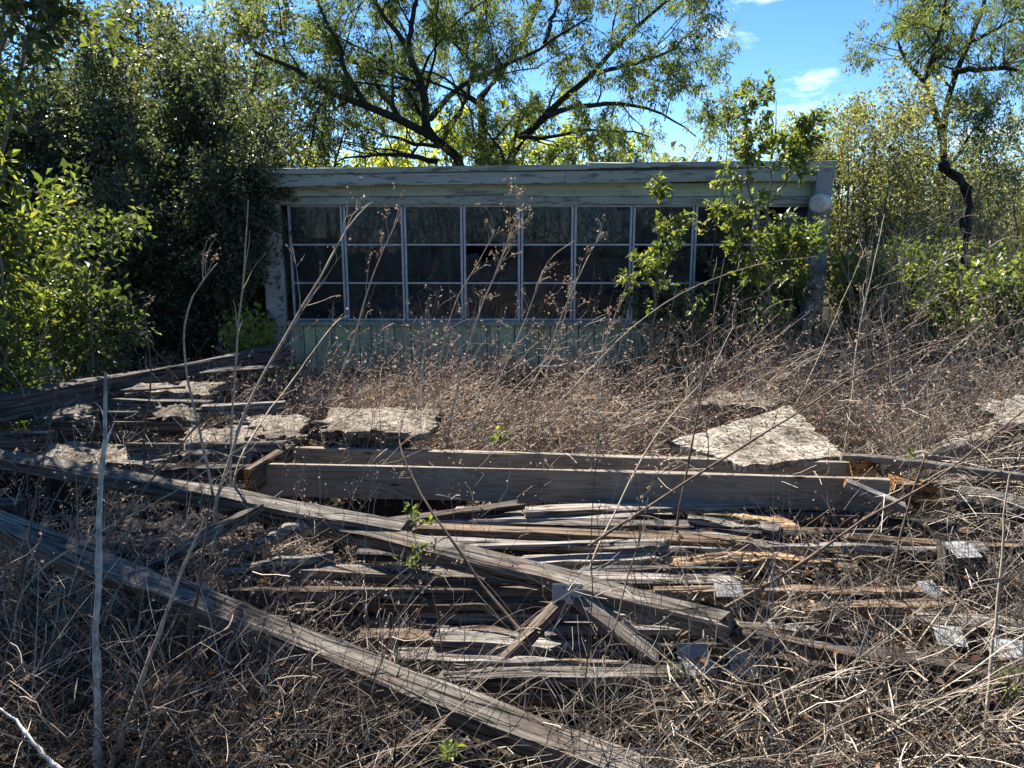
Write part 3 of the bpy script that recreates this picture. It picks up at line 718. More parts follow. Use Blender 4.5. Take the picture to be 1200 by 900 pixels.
# tall airy mesquite at the right
RY = 13.0
rf = PY(1108, 300, RY); rf[2] = 0
mains = [[rf, *tr_([(1103, 240), (1104, 190), (1103, 150), (1112, 110), (1122, 78), (1135, 50), (1150, 20), (1160, -30)], RY, RY + .5)],
         tr_([(1104, 165), (1093, 125), (1087, 100), (1090, 70), (1104, 30), (1112, -10)], RY, RY - .6),
         tr_([(1120, 85), (1140, 82), (1175, 80), (1215, 84)], RY + .2, RY - .4),
         tr_([(1088, 105), (1070, 80), (1055, 60), (1045, 40)], RY - .2, RY + .5),
         tr_([(1108, 200), (1130, 170), (1150, 140), (1165, 110)], RY, RY - .8),
         tr_([(1092, 72), (1110, 60), (1120, 30), (1100, 5)], RY - .3, RY + .8),
         tr_([(1138, 48), (1165, 35), (1190, 20), (1220, 25)], RY + .2, RY + 1)]
tree('mesquite_tree', 'tall airy mesquite tree standing over the shrubs at the right', mains, [(.085, .03), (.06, .02), (.05, .02), (.04, .012), (.035, .01), (.035, .012), (.035, .012)],
     [dict(m=8, L=1.0, spread=.9, up=.15, n=6, tmin=.3, rk=.5), dict(m=6, L=.5, spread=.9, n=5, grav=-.05, rk=.5), dict(m=3, L=.35, spread=.8, n=5, up=-.2, grav=-.2, rk=.6)],
     [dict(per=24, size=.065, width=.014, droop=-.6, jitter=.035)], leaf_mat='leaf_mesquite', bark='bark')
# black charred snag
sp_ = PY(1128, 300, 9.1); sp_[2] = 0
snag = [[sp_, sp_ + [-.02, 0, .9], *tr_([(1135, 245), (1133, 222), (1122, 207), (1108, 199)], 9.1, 8.95)]]
root = tree('charred_snag', 'black charred tree stump bent to the left above the right-hand shrubs', snag, [(.06, .045)], [], None, cat='snag', bark='char', n_main=26)
for v_ in root.children[0].data.vertices: v_.co += Vector(RNG.normal(size=3) * .012)
root.children[0].data.polygons.foreach_set('use_smooth', np.zeros(len(root.children[0].data.polygons), bool))
kn = Acc(); c_ = PY(1107, 194, 8.95)
a = np.arange(8) * math.pi / 4
V = [];
for k, t in enumerate(np.linspace(0, math.pi, 6)):
    V += [(.075 * math.sin(t) * math.cos(q) * random.uniform(.6, 1.2), .06 * math.sin(t) * math.sin(q) * random.uniform(.6, 1.2), .05 * math.cos(t) + .03 * math.sin(2 * q)) for q in a]
F = np.array([[k*8 + j, k*8 + (j+1) % 8, (k+1)*8 + (j+1) % 8, (k+1)*8 + j] for k in range(5) for j in range(8)])
kn.add((np.array(V) + c_, F)); kn.build('knob', 'char', root, np.array(root.location), False)

# --- distant woodland closing the view, and the wood behind the photographer
def wood_mass(name, label, n, xr_, yr_, hfun, size, mat, extra=None):
    x = RNG.uniform(*xr_, n); y = RNG.uniform(*yr_, n)
    if extra is not None: x, y = extra(x, y)
    h = hfun(x, y); z = h * RNG.uniform(0.0, 1, n) ** 0.85
    pos = np.stack([x, y, z], 1)
    a = Acc(); a.add(leaves(pos, rnd_unit((n,)) + [0, 0, -.2], size * RNG.uniform(.6, 1.4, n), size * .55))
    k = n // 120
    tp = walk(np.stack([RNG.uniform(*xr_, k), RNG.uniform(*yr_, k), np.zeros(k)], 1), np.array([[0, 0, 1.0]]) + RNG.normal(size=(k, 3)) * .2, 3.0, 6, .15)
    a.add(tubes(tp, np.linspace(.05, .015, 6)[None, :] * np.ones((k, 1)), 3))
    o = a.build(name, mat); tag(o, label, 'woodland', kind='stuff'); return o
wood_mass('distant_woodland', 'far wood of grey-green trees closing the view behind the house', 26000, (-34, 34), (22, 31),
          lambda x, y: 3.0 + 0.8 * np.sin(x * .45) + .5 * np.sin(x * 1.3 + 1), .26, 'leaf_olive')
wood_mass('woodland_behind', 'dark wood mirrored in the window glass', 45000, (-20, 20), (-13, -6),
          lambda x, y: 5.5 + 1.2 * np.sin(x * .6) + .6 * np.sin(x * 1.7), .13, 'leaf_mid')

# ================================================================== RUBBLE: timbers
def T(name, label, p, q, w, h, mat='wood', **kw):
    """p, q = (px, py, z of the top) for either end"""
    return timber(name, label, PZ(*p), PZ(*q), w, h, mat, **kw)
# the shallow frame of new planks in the middle
fr_ = PZ(640, 545, .33)
frame = empty('plank_frame', (float(fr_[0]), float(fr_[1]), 0.0))
tag(frame, 'long open frame of newer brown planks set on edge in the middle of the rubble', 'plank frame')
bpy.context.view_layer.update()
T('plank', None, (299, 543, .335), (1042, 561, .315), .042, .205, 'pine', parent=frame, seg=16, rough=.0025, ch=.004, bend=.006)
T('plank', None, (338, 523, .345), (1000, 541, .325), .042, .205, 'pine', parent=frame, seg=16, rough=.0025, ch=.004, bend=-.006, ends=(None, 'rot'))
T('end_board', None, (290, 550, .36), (356, 509, .375), .045, .16, 'wood_brown', parent=frame, seg=6, rough=.003, ragged=(.01, .03), ends=('rot', None))
# long rafters
T('rafter', 'long grey rafter sloping from the left edge down to the bottom centre of the foreground', (-90, 573, .60), (735, 897, .12), .105, .085, 'wood', cat='rafter', seg=30, roll=.28, rough=.006, ragged=(0, .05), bend=-.012)
T('rafter', 'grey rafter from the left edge ending in a dark sawn end below the plank frame', (-60, 521, .42), (474, 616, .30), .10, .09, 'wood', cat='rafter', seg=22, roll=.25, rough=.0055, bend=.01)
T('rafter', 'weathered rafter running from the left centre to the metal plates at lower right', (262, 582, .27), (845, 722, .26), .10, .075, 'wood', cat='rafter', seg=26, roll=.3, rough=.006, ragged=(.05, .05), bend=.012)
T('rafter', 'brush-covered rafter continuing to the lower right edge', (850, 735, .2), (1180, 792, .10), .07, .06, 'wood_dark', cat='rafter', seg=16, roll=.2, rough=.008, ragged=(.05, .1))
T('beam', 'long dark squared beam lying in front of the shrubs at the left', (-60, 474, .62), (335, 404, .55), .14, .17, 'wood', cat='beam', seg=14, rough=.008, bend=-.01)
# webs and plate under the rafter
T('truss_web', 'short split web board slanting down left from the toothed plate', (672, 684, .24), (578, 778, .06), .075, .05, 'wood_brown', cat='web board', seg=8, rough=.005, ragged=(0, .05), roll=.5)
T('truss_web', 'short web board slanting down right from the toothed plate', (672, 690, .25), (768, 765, .10), .08, .05, 'wood', cat='web board', seg=8, rough=.004, ragged=(0, .05), roll=.4)
# stacked boards in the middle: label, ends, section, material
ST = 'boards stacked below the plank frame'
for lab, p, q, w, h, m, k in (
  ('bleached board with a split lying highest in the stack under the plank frame', (618, 597, .17), (905, 586, .15), .11, .035, 'wood_pale', {}),
  ('dark slanted board poking out under the left half of the plank frame', (428, 612, .16), (602, 588, .2), .09, .04, 'wood_dark', {}),
  ('pale thick board second from the top of the stack', (512, 607, .145), (735, 600, .15), .10, .05, 'wood_pale', {}),
  ('brown board with a dark left end third in the stack', (498, 617, .15), (872, 634, .12), .09, .05, 'wood_brown', dict(ends=('wood_dark', None))),
  ('grey cracked board reaching from the rafter end to the right of the stack', (478, 628, .12), (812, 645, .10), .10, .04, 'wood', {}),
  ('short dark board wedged between the stack and the right rotten timber', (770, 612, .12), (880, 622, .12), .08, .045, 'wood_dark', {}),
  ('short bleached board end right of the crossing rafter', (604, 656, .09), (762, 647, .11), .09, .05, 'wood_pale', {}),
  ('thin grey board beneath the short bleached one', (690, 665, .09), (868, 660, .10), .07, .035, 'wood', {}),
  ('pale board half hidden behind the crossing rafter', (470, 668, .10), (860, 676, .07), .10, .04, 'wood_pale', {}),
  ('long brown board left of the toothed plate with an orange worn face', (285, 690, .14), (652, 686, .15), .075, .08, 'wood_brown', dict(roll=-.35)),
  ('grey board level with the sprouting weeds left of the rafter', (300, 662, .15), (560, 673, .10), .09, .05, 'wood', {}),
  ('pale board low behind the slanting webs', (505, 710, .06), (775, 716, .07), .12, .05, 'wood_pale', {}),
  ('blue-grey pale board at the foot of the slanting webs', (515, 744, .04), (728, 756, .03), .11, .05, 'wood_pale', {}),
  ('straw-coloured board below the slanting webs', (585, 779, .03), (800, 782, .04), .09, .06, 'wood_tan', {}),
  ('lowest dark board of the stack beside the long rafter', (600, 806, .02), (830, 812, .02), .09, .05, 'wood_brown', {}),
  ('thin bleached lath lying across the middle of the stack', (540, 640, .15), (775, 634, .16), .05, .02, 'wood_pale', {}),
  ('grey board with a split end under the thin bleached lath', (430, 643, .07), (690, 653, .06), .12, .04, 'wood', {}),
  ('grey board between the long brown board and the pale low board', (380, 700, .06), (640, 702, .07), .11, .05, 'wood', {}),
  ('brown board low in the hollow left of the slanting webs', (430, 742, .02), (600, 738, .03), .10, .05, 'wood_brown', {}),
  ('grey board lying behind the slanting web at the right of the stack', (700, 735, .05), (830, 742, .06), .10, .05, 'wood', {}),
  ('dark grey board just above the lowest boards of the stack', (470, 764, .0), (720, 770, .0), .10, .05, 'wood', {}),
  ('dark board in the shade below the long brown board', (330, 715, .04), (520, 728, .03), .1, .05, 'wood_dark', {})):
    T('board', lab, p, q, w, h, m, group=ST, seg=10, rough=.004, ragged=(.07, .07), bend=random.uniform(-.008, .008), **k)
RB = random.Random(5)
ORD = 'first second third fourth fifth sixth seventh eighth ninth tenth eleventh twelfth thirteenth fourteenth fifteenth sixteenth seventeenth eighteenth nineteenth twentieth'.split()
def ordinal(k):
    return ORD[k] if k < 20 else ('twenty-', 'thirty-', 'forty-')[(k + 1) // 10 - 2] + ORD[(k + 1) % 10 - 1] if (k + 1) % 10 else ('', '', 'twentieth', 'thirtieth', 'fortieth')[(k + 1) // 10]
LOOK = {'wood': 'grey', 'wood_pale': 'bleached', 'wood_brown': 'brown', 'wood_dark': 'dark'}
ROWS = sorted(RB.uniform(596, 800) for _ in range(46))
for k in range(46):
    x0 = RB.uniform(340, 1000); ln_ = RB.uniform(120, 330); y0 = ROWS[k]; x1 = min(1190, x0 + ln_)
    if y0 > 700 and x0 < 420: x0 += 160; x1 += 160
    zt = RB.uniform(.0, .10) if y0 > 640 else RB.uniform(.06, .15)
    mt_ = RB.choice(['wood', 'wood', 'wood_pale', 'wood_brown', 'wood_dark', 'wood_pale'])
    lb_ = f"{'short' if ln_ < 200 else 'long'} thin {LOOK[mt_]} board, {ordinal(k)} down among the thin boards of the stack, {'left' if x0 + x1 < 1150 else 'right' if x0 + x1 > 1650 else 'middle'} part"
    T('board', lb_, (x0, y0, zt), (x1, y0 + RB.uniform(-8, 10), zt + RB.uniform(-.02, .02)), RB.uniform(.03, .09), RB.uniform(.018, .045),
      mt_, group='thin boards in the collapsed stack', seg=10, rough=.006, ragged=(.06, .06), bend=RB.uniform(-.012, .012), roll=RB.uniform(-.3, .3))
# right-hand rubble
SR = 'boards under the dry grass at the right'
for lab, p, q, w, h, m, k in (
  ('grey board just right of the stack under the plank frame', (790, 622, .12), (912, 640, .12), .10, .05, 'wood', {}),
  ('rotten tan board right of centre crumbling along its edge', (795, 655, .11), (965, 652, .12), .07, .04, 'wood_tan', dict(rough=.012)),
  ('brown board behind the square toothed plate', (770, 690, .12), (1110, 690, .12), .07, .05, 'wood_brown', {}),
  ('pale tan board under the brown one behind the dry grass', (905, 712, .08), (1110, 706, .09), .08, .05, 'wood_brown', {}),
  ('dark board running behind the two hanging plates', (760, 768, .07), (1060, 778, .07), .08, .07, 'wood_dark', {}),
  ('brown rotting board below the long rafter at lower right', (900, 786, .05), (1150, 796, .05), .09, .08, 'wood_brown', {}),
  ('broken sun-bleached splinter board beneath the right end of the frame', (835, 600, .13), (925, 614, .11), .12, .03, 'wood_tan', dict(rough=.012)),
  ('crumbled pale splinter board leaning on the stack', (812, 606, .16), (905, 618, .13), .07, .02, 'wood_pale', dict(rough=.01)),
  ('grey board near the right edge under the bent grass', (1080, 722, .12), (1240, 735, .12), .1, .05, 'wood', {}),
  ('pale board end at the right edge below the logs', (1172, 588, .2), (1240, 582, .22), .14, .04, 'wood_pale', {}),
  ('dark board behind the logs at the right edge', (1095, 560, .2), (1230, 556, .22), .1, .05, 'wood_dark', {})):
    kw = dict(rough=.006); kw.update(k)
    T('board', lab, p, q, w, h, m, group=SR, seg=10, ragged=(.05, .05), **kw)
T('broken_plank', 'bluish sunlit plank sloping off the right end of the plank frame', (992, 562, .33), (1062, 592, .22), .10, .045, 'wood_pale', cat='plank', seg=6, rough=.004, ends=('rot', 'rot'))
T('timber_block', 'orange rotten block of timber against the end of the rear frame plank', (1000, 541, .34), (1022, 540, .33), .09, .13, 'rot', cat='timber block', seg=4, rough=.01, ragged=(.02, .03))
T('timber_block', 'brown-orange block of timber right of the plank frame', (1047, 561, .28), (1092, 568, .24), .12, .14, 'rot', cat='timber block', seg=4, rough=.012, ragged=(.02, .03))
T('timber_block', 'grey square timber end standing in the dry grass at the right', (1105, 636, .22), (1152, 640, .22), .14, .17, 'wood', cat='timber block', seg=4, rough=.008)
# logs: round, tapered
def log(label, p, q, r0, r1, mat, n=14, bow=0.04, name='log', cat='log', wob=.006, endmat=None):
    a, b = np.asarray(p), np.asarray(q); t = np.linspace(0, 1, n)[:, None]
    P = a * (1 - t) + b * t; P[:, 2] += (bow * 4 * t * (1 - t))[:, 0]; P += np.cumsum(RNG.normal(size=P.shape) * wob * .8, axis=0)
    R = np.linspace(r0, r1, n) * RNG.uniform(.96, 1.04, n)
    V, F = tubes(P[None], R[None], 9)
    V = V + RNG.normal(size=V.shape) * r1 * .06
    F2 = np.array([list(range(9))[::-1], [(n - 1) * 9 + j for j in range(9)]])
    o_ = P[0].copy()
    me = mesh_np(name, V - o_, [F, F2], False)
    o = obj(name, me, mat, None, o_)
    if endmat:
        me.materials.append(M[endmat]); me.polygons[len(me.polygons) - 2].material_index = 1
    tag(o, label, cat); return o
log('dark fallen trunk slanting up to the right edge', PZ(1035, 552, .26), PZ(1230, 488, .42), .05, .06, 'bark_grey', bow=-.03)
log('thin brown pole lying level right of the plank frame', PZ(985, 536, .36), PZ(1230, 562, .30), .028, .024, 'bark_grey', bow=.02)
log('thick pale log with an orange broken end at the right edge', PZ(1128, 585, .2), PZ(1240, 612, .2), .075, .07, 'wood', endmat='rot')
log('gnarled bleached branch wood left of centre with a splintered end', PZ(392, 652, .16), PZ(268, 672, .14), .035, .02, 'wood_pale', wob=.008, bow=.01)
log('short pale splintered wood below the left end of the rafter', PZ(362, 618, .22), PZ(258, 646, .18), .045, .02, 'wood_pale', wob=.008, bow=.0)
log('dark rotten post stump standing below the left rafter', PZ(66, 548, .32) , PZ(66, 548, .32) + [0.01, 0, -.40], .06, .07, 'char', bow=0, name='post_stump', cat='stump')
# left-hand rubble
SL = 'boards scattered at the left'
for lab, p, q, w, h, m, k in (
  ('deep joist on edge with a pale top at the left, above the rafters', (40, 492, .42), (232, 494, .42), .045, .17, 'wood_brown', {}),
  ('shorter joist behind the deep one at the left', (100, 481, .42), (182, 481, .42), .045, .12, 'wood', {}),
  ('rounded board with a rust-red left end at the left', (122, 467, .44), (240, 470, .44), .09, .09, 'wood', dict(ends=('rot', None), ragged=(.03, .05))),
  ('joist top showing between the flake boards left of the frame', (275, 494, .41), (372, 494, .41), .045, .14, 'wood', {}),
  ('grey joist crossing between the two left flake boards', (150, 520, .40), (330, 517, .41), .045, .12, 'wood', {}),
  ('thin grey joist left of the end board of the frame', (190, 548, .33), (296, 545, .34), .045, .10, 'wood_dark', {}),
  ('short pale rafter stub behind the left flake boards', (238, 474, .46), (330, 471, .47), .07, .08, 'wood_pale', {}),
  ('grey joist stub at the far left behind the deep joist', (-40, 506, .40), (60, 505, .40), .05, .12, 'wood', {}),
  ('dark board under the long beam at the left', (60, 458, .5), (215, 452, .5), .12, .05, 'wood_dark', {}),
  ('grey board slanting under the foreground rafter at the left', (178, 660, .36), (292, 596, .33), .15, .04, 'wood', dict(roll=-.35)),
  ('splintered board end entering at the left edge above the foreground rafter', (-60, 582, .5), (20, 589, .48), .10, .09, 'wood_dark', {}),
  ('upright dark board end propping the foreground rafter at the left', (165, 668, .36), (180, 770, .05), .13, .09, 'wood_dark', {}),
  ('flat grey board behind the rubble near the left corner post', (205, 436, .5), (330, 428, .5), .14, .04, 'wood', {}),
  ('chip-edged board lying under the shade at lower left', (150, 810, .1), (215, 788, .16), .12, .06, 'wood_brown', dict(ragged=(.05, .07)))):
    kw = dict(ragged=(.02, .03), rough=.005); kw.update(k)
    T('board', lab, p, q, w, h, m, group=SL, seg=8, **kw)
bpy.context.view_layer.update()

# ------------------------------------------------------------------ flake boards (sagging broken sheets with thickness)
def sheet(label, corners, mat='osb', sag=0.03, n=16, thick=.045, ragged=.02, curl=0.0, name='flake_board', cat='flake board', group='broken flake boards'):
    """corners: four 3D points in order; an uneven grid between them with ragged rim"""
    A, B, C, D = [np.asarray(c, float) for c in corners]
    g = np.linspace(0, 1, n + 1); top = np.zeros((n + 1, n + 1, 3))
    for i, u in enumerate(g):
        for j, v in enumerate(g):
            p = A * (1-u) * (1-v) + B * u * (1-v) + C * u * v + D * (1-u) * v
            p = p + np.array([0, 0, -sag * 4 * u * (1-u) - curl * v * v])
            p[2] += .004 * math.sin(13 * u - 4 * v) * math.sin(11 * v + A[1]) + .003 * math.sin(9 * u + 5 * v + A[0] * 7)
            if i in (0, n) or j in (0, n): p = p + RNG.normal(size=3) * ragged * [1.5, 1.5, .3]
            top[i, j] = p
    ctr = top.mean(axis=(0, 1)).copy(); top = top - ctr
    V = np.concatenate([top.reshape(-1, 3), top.reshape(-1, 3) - [0, 0, thick]]); N = (n + 1) ** 2
    F = []
    for i in range(n):
        for j in range(n):
            a_, b_, c_2, d_ = i*(n+1)+j, (i+1)*(n+1)+j, (i+1)*(n+1)+j+1, i*(n+1)+j+1
            F += [(a_, b_, c_2, d_), (a_+N, d_+N, c_2+N, b_+N)]
    rim = [(i, 0) for i in range(n)] + [(n, j) for j in range(n)] + [(i, n) for i in range(n, 0, -1)] + [(0, j) for j in range(n, 0, -1)]
    ids = [i*(n+1)+j for i, j in rim]
    for a_, b_ in zip(ids, ids[1:] + ids[:1]): F.append((a_, a_+N, b_+N, b_))
    o = obj(name, mesh_np(name, V, np.array(F)), mat, None, ctr)
    return tag(o, label, cat, group)
Z = lambda *p: PZ(*p)
sheet('pale triangular flake board tilted up behind the right end of the plank frame', [Z(786, 517, .36), Z(870, 545, .33), Z(990, 535, .34), Z(925, 474, .42)], sag=.0, ragged=.008)
sheet('large crumbling flake board behind the left half of the plank frame', [Z(374, 506, .44), Z(500, 508, .44), Z(514, 483, .46), Z(388, 480, .47)], sag=-.012, ragged=.018, curl=-.01, mat='osb_old')
sheet('hanging lower lip of the crumbling flake board', [Z(380, 503, .435), Z(478, 505, .425), Z(470, 530, .30), Z(384, 528, .30)], sag=-.01, ragged=.02, mat='osb_old')
sheet('weathered flake board under brush behind the triangular one', [Z(822, 474, .33), Z(902, 478, .32), Z(934, 464, .34), Z(834, 459, .34)], sag=-.01, ragged=.02, mat='osb_old')
sheet('flat grey flake board at the right edge among the brush', [Z(1150, 474, .5), Z(1172, 500, .45), Z(1240, 490, .45), Z(1225, 458, .5)], sag=.0, ragged=.02)
sheet('drooping furred flake board left of the plank frame', [Z(205, 532, .36), Z(290, 540, .31), Z(352, 505, .40), Z(225, 502, .41)], sag=-.02, ragged=.02, mat='osb_old')
sheet('ragged flake board lying between the joists at the far left', [Z(40, 542, .31), Z(190, 548, .29), Z(205, 524, .35), Z(60, 520, .36)], sag=-.015, ragged=.03, mat='osb_old')
sheet('small ragged flake board piece above the deep joist at the left', [Z(42, 492, .42), Z(100, 494, .41), Z(104, 476, .45), Z(48, 474, .46)], sag=-.02, ragged=.02, mat='osb_old')
sheet('small curled flake board piece right of the shorter joist', [Z(180, 492, .42), Z(226, 494, .41), Z(232, 479, .46), Z(186, 478, .46)], sag=-.03, ragged=.02, mat='osb_old')
sheet('torn grey flake board under the end of the long beam', [Z(128, 462, .46), Z(250, 462, .46), Z(255, 448, .50), Z(140, 452, .50)], sag=-.02, ragged=.02, mat='osb_old')
sheet('brown broken flake board left of the crumbling one', [Z(286, 512, .40), Z(352, 514, .39), Z(362, 488, .44), Z(292, 488, .43)], sag=-.01, ragged=.015, mat='osb_old')

# ------------------------------------------------------------------ toothed steel plates
def plate(label, c, w, h, tilt, yaw=0.0):
    o_ = np.asarray(c); me = boxmesh('toothed_plate', -w/2, w/2, -.0012, .0012, -h/2, h/2)
    o = obj('toothed_plate', me, 'steel', None, o_); o.rotation_euler = (tilt, 0, yaw)
    tag(o, label, 'metal plate', 'toothed steel plates')
    V, F, nv = [], [], 0
    for i in range(int(w / .017)):
        for j in range(int(h / .026)):
            x = -w/2 + .012 + i * .017; z = -h/2 + .012 + j * .026
            for dx in (-.003, .003):
                V += [(x+dx-.0018, -.001, z), (x+dx+.0018, -.001, z), (x+dx, -.013, z+.006)]; F.append((nv, nv+1, nv+2)); nv += 3
    t = obj('teeth', mesh_np('teeth', np.array(V), np.array(F)), 'steel', o); tag(t, kind='stuff')
    return o
plate('dull toothed steel plate joining the slanting webs under the rafter', PZ(665, 696, .24), .13, .085, -.25)
plate('small square toothed plate on the brown board right of centre', PZ(854, 691, .14), .125, .075, -1.05)
plate('large toothed plate hanging in the grass, left of the pair at lower right', PZ(815, 772, .10), .125, .14, -1.1, .1)
plate('toothed plate right of the large one, shining in the grass', PZ(870, 772, .10), .10, .16, -1.2, -.15)
plate('bright toothed plate at the right above the lower rafter', PZ(1113, 745, .17), .11, .10, -1.2, -.2)
plate('toothed plate lying flat at the right edge', PZ(1182, 760, .15), .16, .09, -1.25, -.1)
plate('faint toothed plate on the grey timber end at the right', PZ(1128, 644, .225), .13, .12, -1.3, .1)
plate('toothed plate half hidden by straw left of the bright one', PZ(1090, 690, .16), .09, .09, -1.1, .3)

# ================================================================== DRY WEEDS: the tall ones one by one
def stalk(label, trace, Y0, Y1, r, mat='stalk', tw=(5, .35), tw2=0, seeds=0, tmin=.5, name='dry_weed_stalk', group='tall dry weed stalks', up=.6, to_ground=True, seed_size=.016):
    pts = tr_(trace, Y0, Y1)
    if to_ground and pts[0][2] > .05:
        g = pts[0].copy(); g[2] = 0.0; pts = [g] + pts
    P = resample(pts, 22)[None]; P = P + np.cumsum(RNG.normal(size=P.shape) * .0022, axis=1)
    R = np.linspace(r, r * .35, 22)[None] * RNG.uniform(.9, 1.12, (1, 22)); R[:, 2::5] *= 1.28
    base = P[0, 0].copy()
    a_ = Acc(); a_.add(tubes(P, R, 6)); o = a_.build(name, mat, None, base, True); o.location = base
    tag(o, label, 'weed stalk', group)
    if tw[0]:
        b_ = Acc(); C, cr2 = kids(P, R, tw[0], tw[1], spread=.55, up=up, n=7, tmin=tmin, wob=.13, rk=.62)
        b_.add(tubes(C, np.maximum(cr2, .0016), 4)); src = C
        if tw2:
            C2, cr3 = kids(C, cr2, tw2, tw[1] * .4, spread=.7, up=.3, n=5, tmin=.3, wob=.15, rk=.6)
            b_.add(tubes(C2, np.maximum(cr3, .0012), 3)); src = C2
        t = b_.build('twigs', mat, o, base); tag(t, kind='stuff')
        if seeds:
            s_ = Acc(); s_.add(foliage(src, seeds, seed_size, seed_size * .7, droop=-.3, tmin=.4, jitter=.008))
            s = s_.build('seed_heads', 'seed', o, base); tag(s, kind='stuff')
    return o
stalk('straight bleached cane standing upright at the lower left', [(113, 900), (111, 780), (112, 650), (117, 520), (121, 440)], 2.15, 2.25, .0125, 'cane', (3, .18), 0, 0, .75, group=None)
stalk('long pale stalk leaning right from the left rubble up to the first window', [(250, 592), (268, 545), (290, 470), (330, 400), (386, 305), (406, 265), (432, 238)], 3.9, 4.6, .010, 'stalk', (6, .45), 2, 3, .6)
stalk('hooked pale stalk curving over beside the evergreen shrub', [(252, 590), (238, 520), (218, 440), (217, 370), (232, 335), (258, 306)], 4.0, 4.4, .009, 'stalk', (4, .3), 2, 4, .75)
stalk('upright thin stalk in front of the left corner post', [(270, 592), (268, 500), (274, 400), (283, 300), (286, 235)], 4.1, 4.2, .008, 'stalk', (4, .3), 0, 0, .4)
stalk('brown stalk with shrivelled leaves between the left shrubs', [(165, 520), (176, 450), (172, 400), (165, 355)], 4.6, 4.7, .008, 'stalk_dark', (3, .2), 2, 4, .5)
stalk('pale arching stem reaching left from the brush to the corner post', [(270, 555), (300, 500), (340, 450), (385, 385), (400, 375)], 4.4, 6.0, .007, 'stalk', (3, .25))
stalk('forked dry weed with seed heads before the second window', [(385, 470), (410, 410), (430, 340), (452, 285), (473, 243)], 6.2, 6.4, .009, 'stalk', (6, .35), 3, 5, .6)
stalk('bushy-headed dry weed before the fourth and fifth windows', [(524, 520), (535, 460), (560, 370), (588, 310), (610, 250)], 5.3, 5.5, .010, 'stalk', (9, .4), 4, 7, .55)
stalk('thin dry weed leaning right before the third mullion', [(505, 500), (515, 420), (535, 350), (562, 308), (580, 270)], 5.6, 5.8, .007, 'stalk', (5, .28), 2, 4, .6)
stalk('curved pale weed before the fifth window', [(560, 500), (590, 430), (615, 375), (636, 310), (672, 285)], 5.6, 6.0, .007, 'stalk', (5, .26), 2, 4, .6)
stalk('slender weed with a fine head before the sixth window', [(600, 500), (640, 420), (662, 360), (690, 300), (704, 272)], 5.8, 6.2, .007, 'stalk', (6, .3), 2, 4, .65)
stalk('small weed with brown seed heads under the sixth window', [(625, 480), (648, 420), (665, 370), (672, 330)], 6.0, 6.3, .006, 'stalk', (6, .22), 3, 6, .5)
stalk('short seed-headed weed below the seventh window', [(690, 470), (705, 410), (722, 365), (735, 335)], 6.3, 6.5, .006, 'stalk', (6, .22), 3, 5, .5)
stalk('long bowed stem arching right in front of the sapling', [(560, 540), (640, 490), (720, 400), (790, 345), (880, 310), (960, 300)], 5.2, 6.4, .0048, 'stalk', (5, .3), 0, 0, .5)
stalk('bent dark twig hanging with dry leaves before the plank frame', [(620, 752), (570, 690), (520, 612), (490, 565), (470, 515), (478, 490)], 3.0, 3.9, .009, 'stalk_dark', (5, .16), 2, 4, .2, up=-.5)
stalk('dark upright stalk right of centre leaning over the plank frame', [(795, 600), (812, 520), (825, 440), (838, 370), (850, 300)], 4.0, 4.6, .007, 'stalk_dark', (4, .3), 1, 2)
stalk('pale leaning stalk crossing the right side of the frame', [(690, 660), (720, 600), (770, 500), (830, 440), (860, 380)], 3.6, 4.8, .006, 'stalk', (5, .3), 2, 3)
stalk('long dark bramble arching from the frame to the right edge', [(690, 640), (800, 570), (880, 520), (940, 485), (1000, 445), (1100, 402), (1210, 378)], 3.4, 4.6, .007, 'stalk_dark', (8, .35), 2, 2, .2, to_ground=False)
stalk('thick brown branch leaning from the lower centre up to the right edge', [(790, 752), (850, 712), (940, 662), (1010, 610), (1070, 580), (1130, 540), (1215, 470)], 2.9, 3.7, .009, 'stalk_dark', (6, .3), 2, 0, .2, to_ground=False)
stalk('tall pale stalk leaning left over the dark shrub at the right', [(985, 560), (1000, 470), (1005, 400), (1030, 300), (1040, 250)], 5.5, 6.2, .008, 'stalk', (6, .4), 2, 2, .4)
stalk('pale bare stem crossing before the corner column', [(920, 500), (955, 430), (985, 360), (1015, 290)], 6.2, 6.6, .007, 'stalk', (5, .35), 2, 2, .4)
stalk('slanting grey stick in front of the rafter at the left', [(128, 905), (165, 800), (205, 690), (240, 618)], 2.2, 2.5, .010, 'stalk', (2, .2), 0, 0)
stalk('brown upright stick next to the slanting one at lower left', [(205, 880), (220, 760), (235, 660), (245, 590)], 2.5, 2.8, .009, 'stalk_dark', (3, .25), 1, 0)
stalk('pale stick crossing the bottom left corner', [(72, 905), (40, 870), (-15, 826)], 1.95, 2.05, .008, 'cane', (0, 0), to_ground=False, group=None)
stalk('brown stem rising at the left edge through the rafters', [(20, 720), (38, 610), (60, 500), (75, 440)], 2.9, 3.2, .006, 'stalk_dark', (4, .3), 1, 2)
stalk('thin dark stem leaning right across the left rubble', [(60, 740), (120, 640), (180, 560), (240, 490)], 2.7, 3.4, .008, 'stalk_dark', (4, .3), 1, 1)
stalk('thin pale stem leaning right across the left rubble below the cane top', [(10, 700), (90, 640), (190, 590), (300, 520)], 2.8, 3.4, .005, 'stalk', (4, .3), 1, 1)
stalk('straw stem rising at the right edge of the foreground', [(1150, 900), (1160, 780), (1175, 680), (1190, 560)], 2.3, 2.6, .007, 'stalk', (5, .3), 2, 1)
stalk('dark stem standing in the grass left of the right edge', [(1040, 700), (1060, 600), (1085, 520), (1105, 470)], 3.4, 3.8, .006, 'stalk_dark', (5, .3), 2, 2)
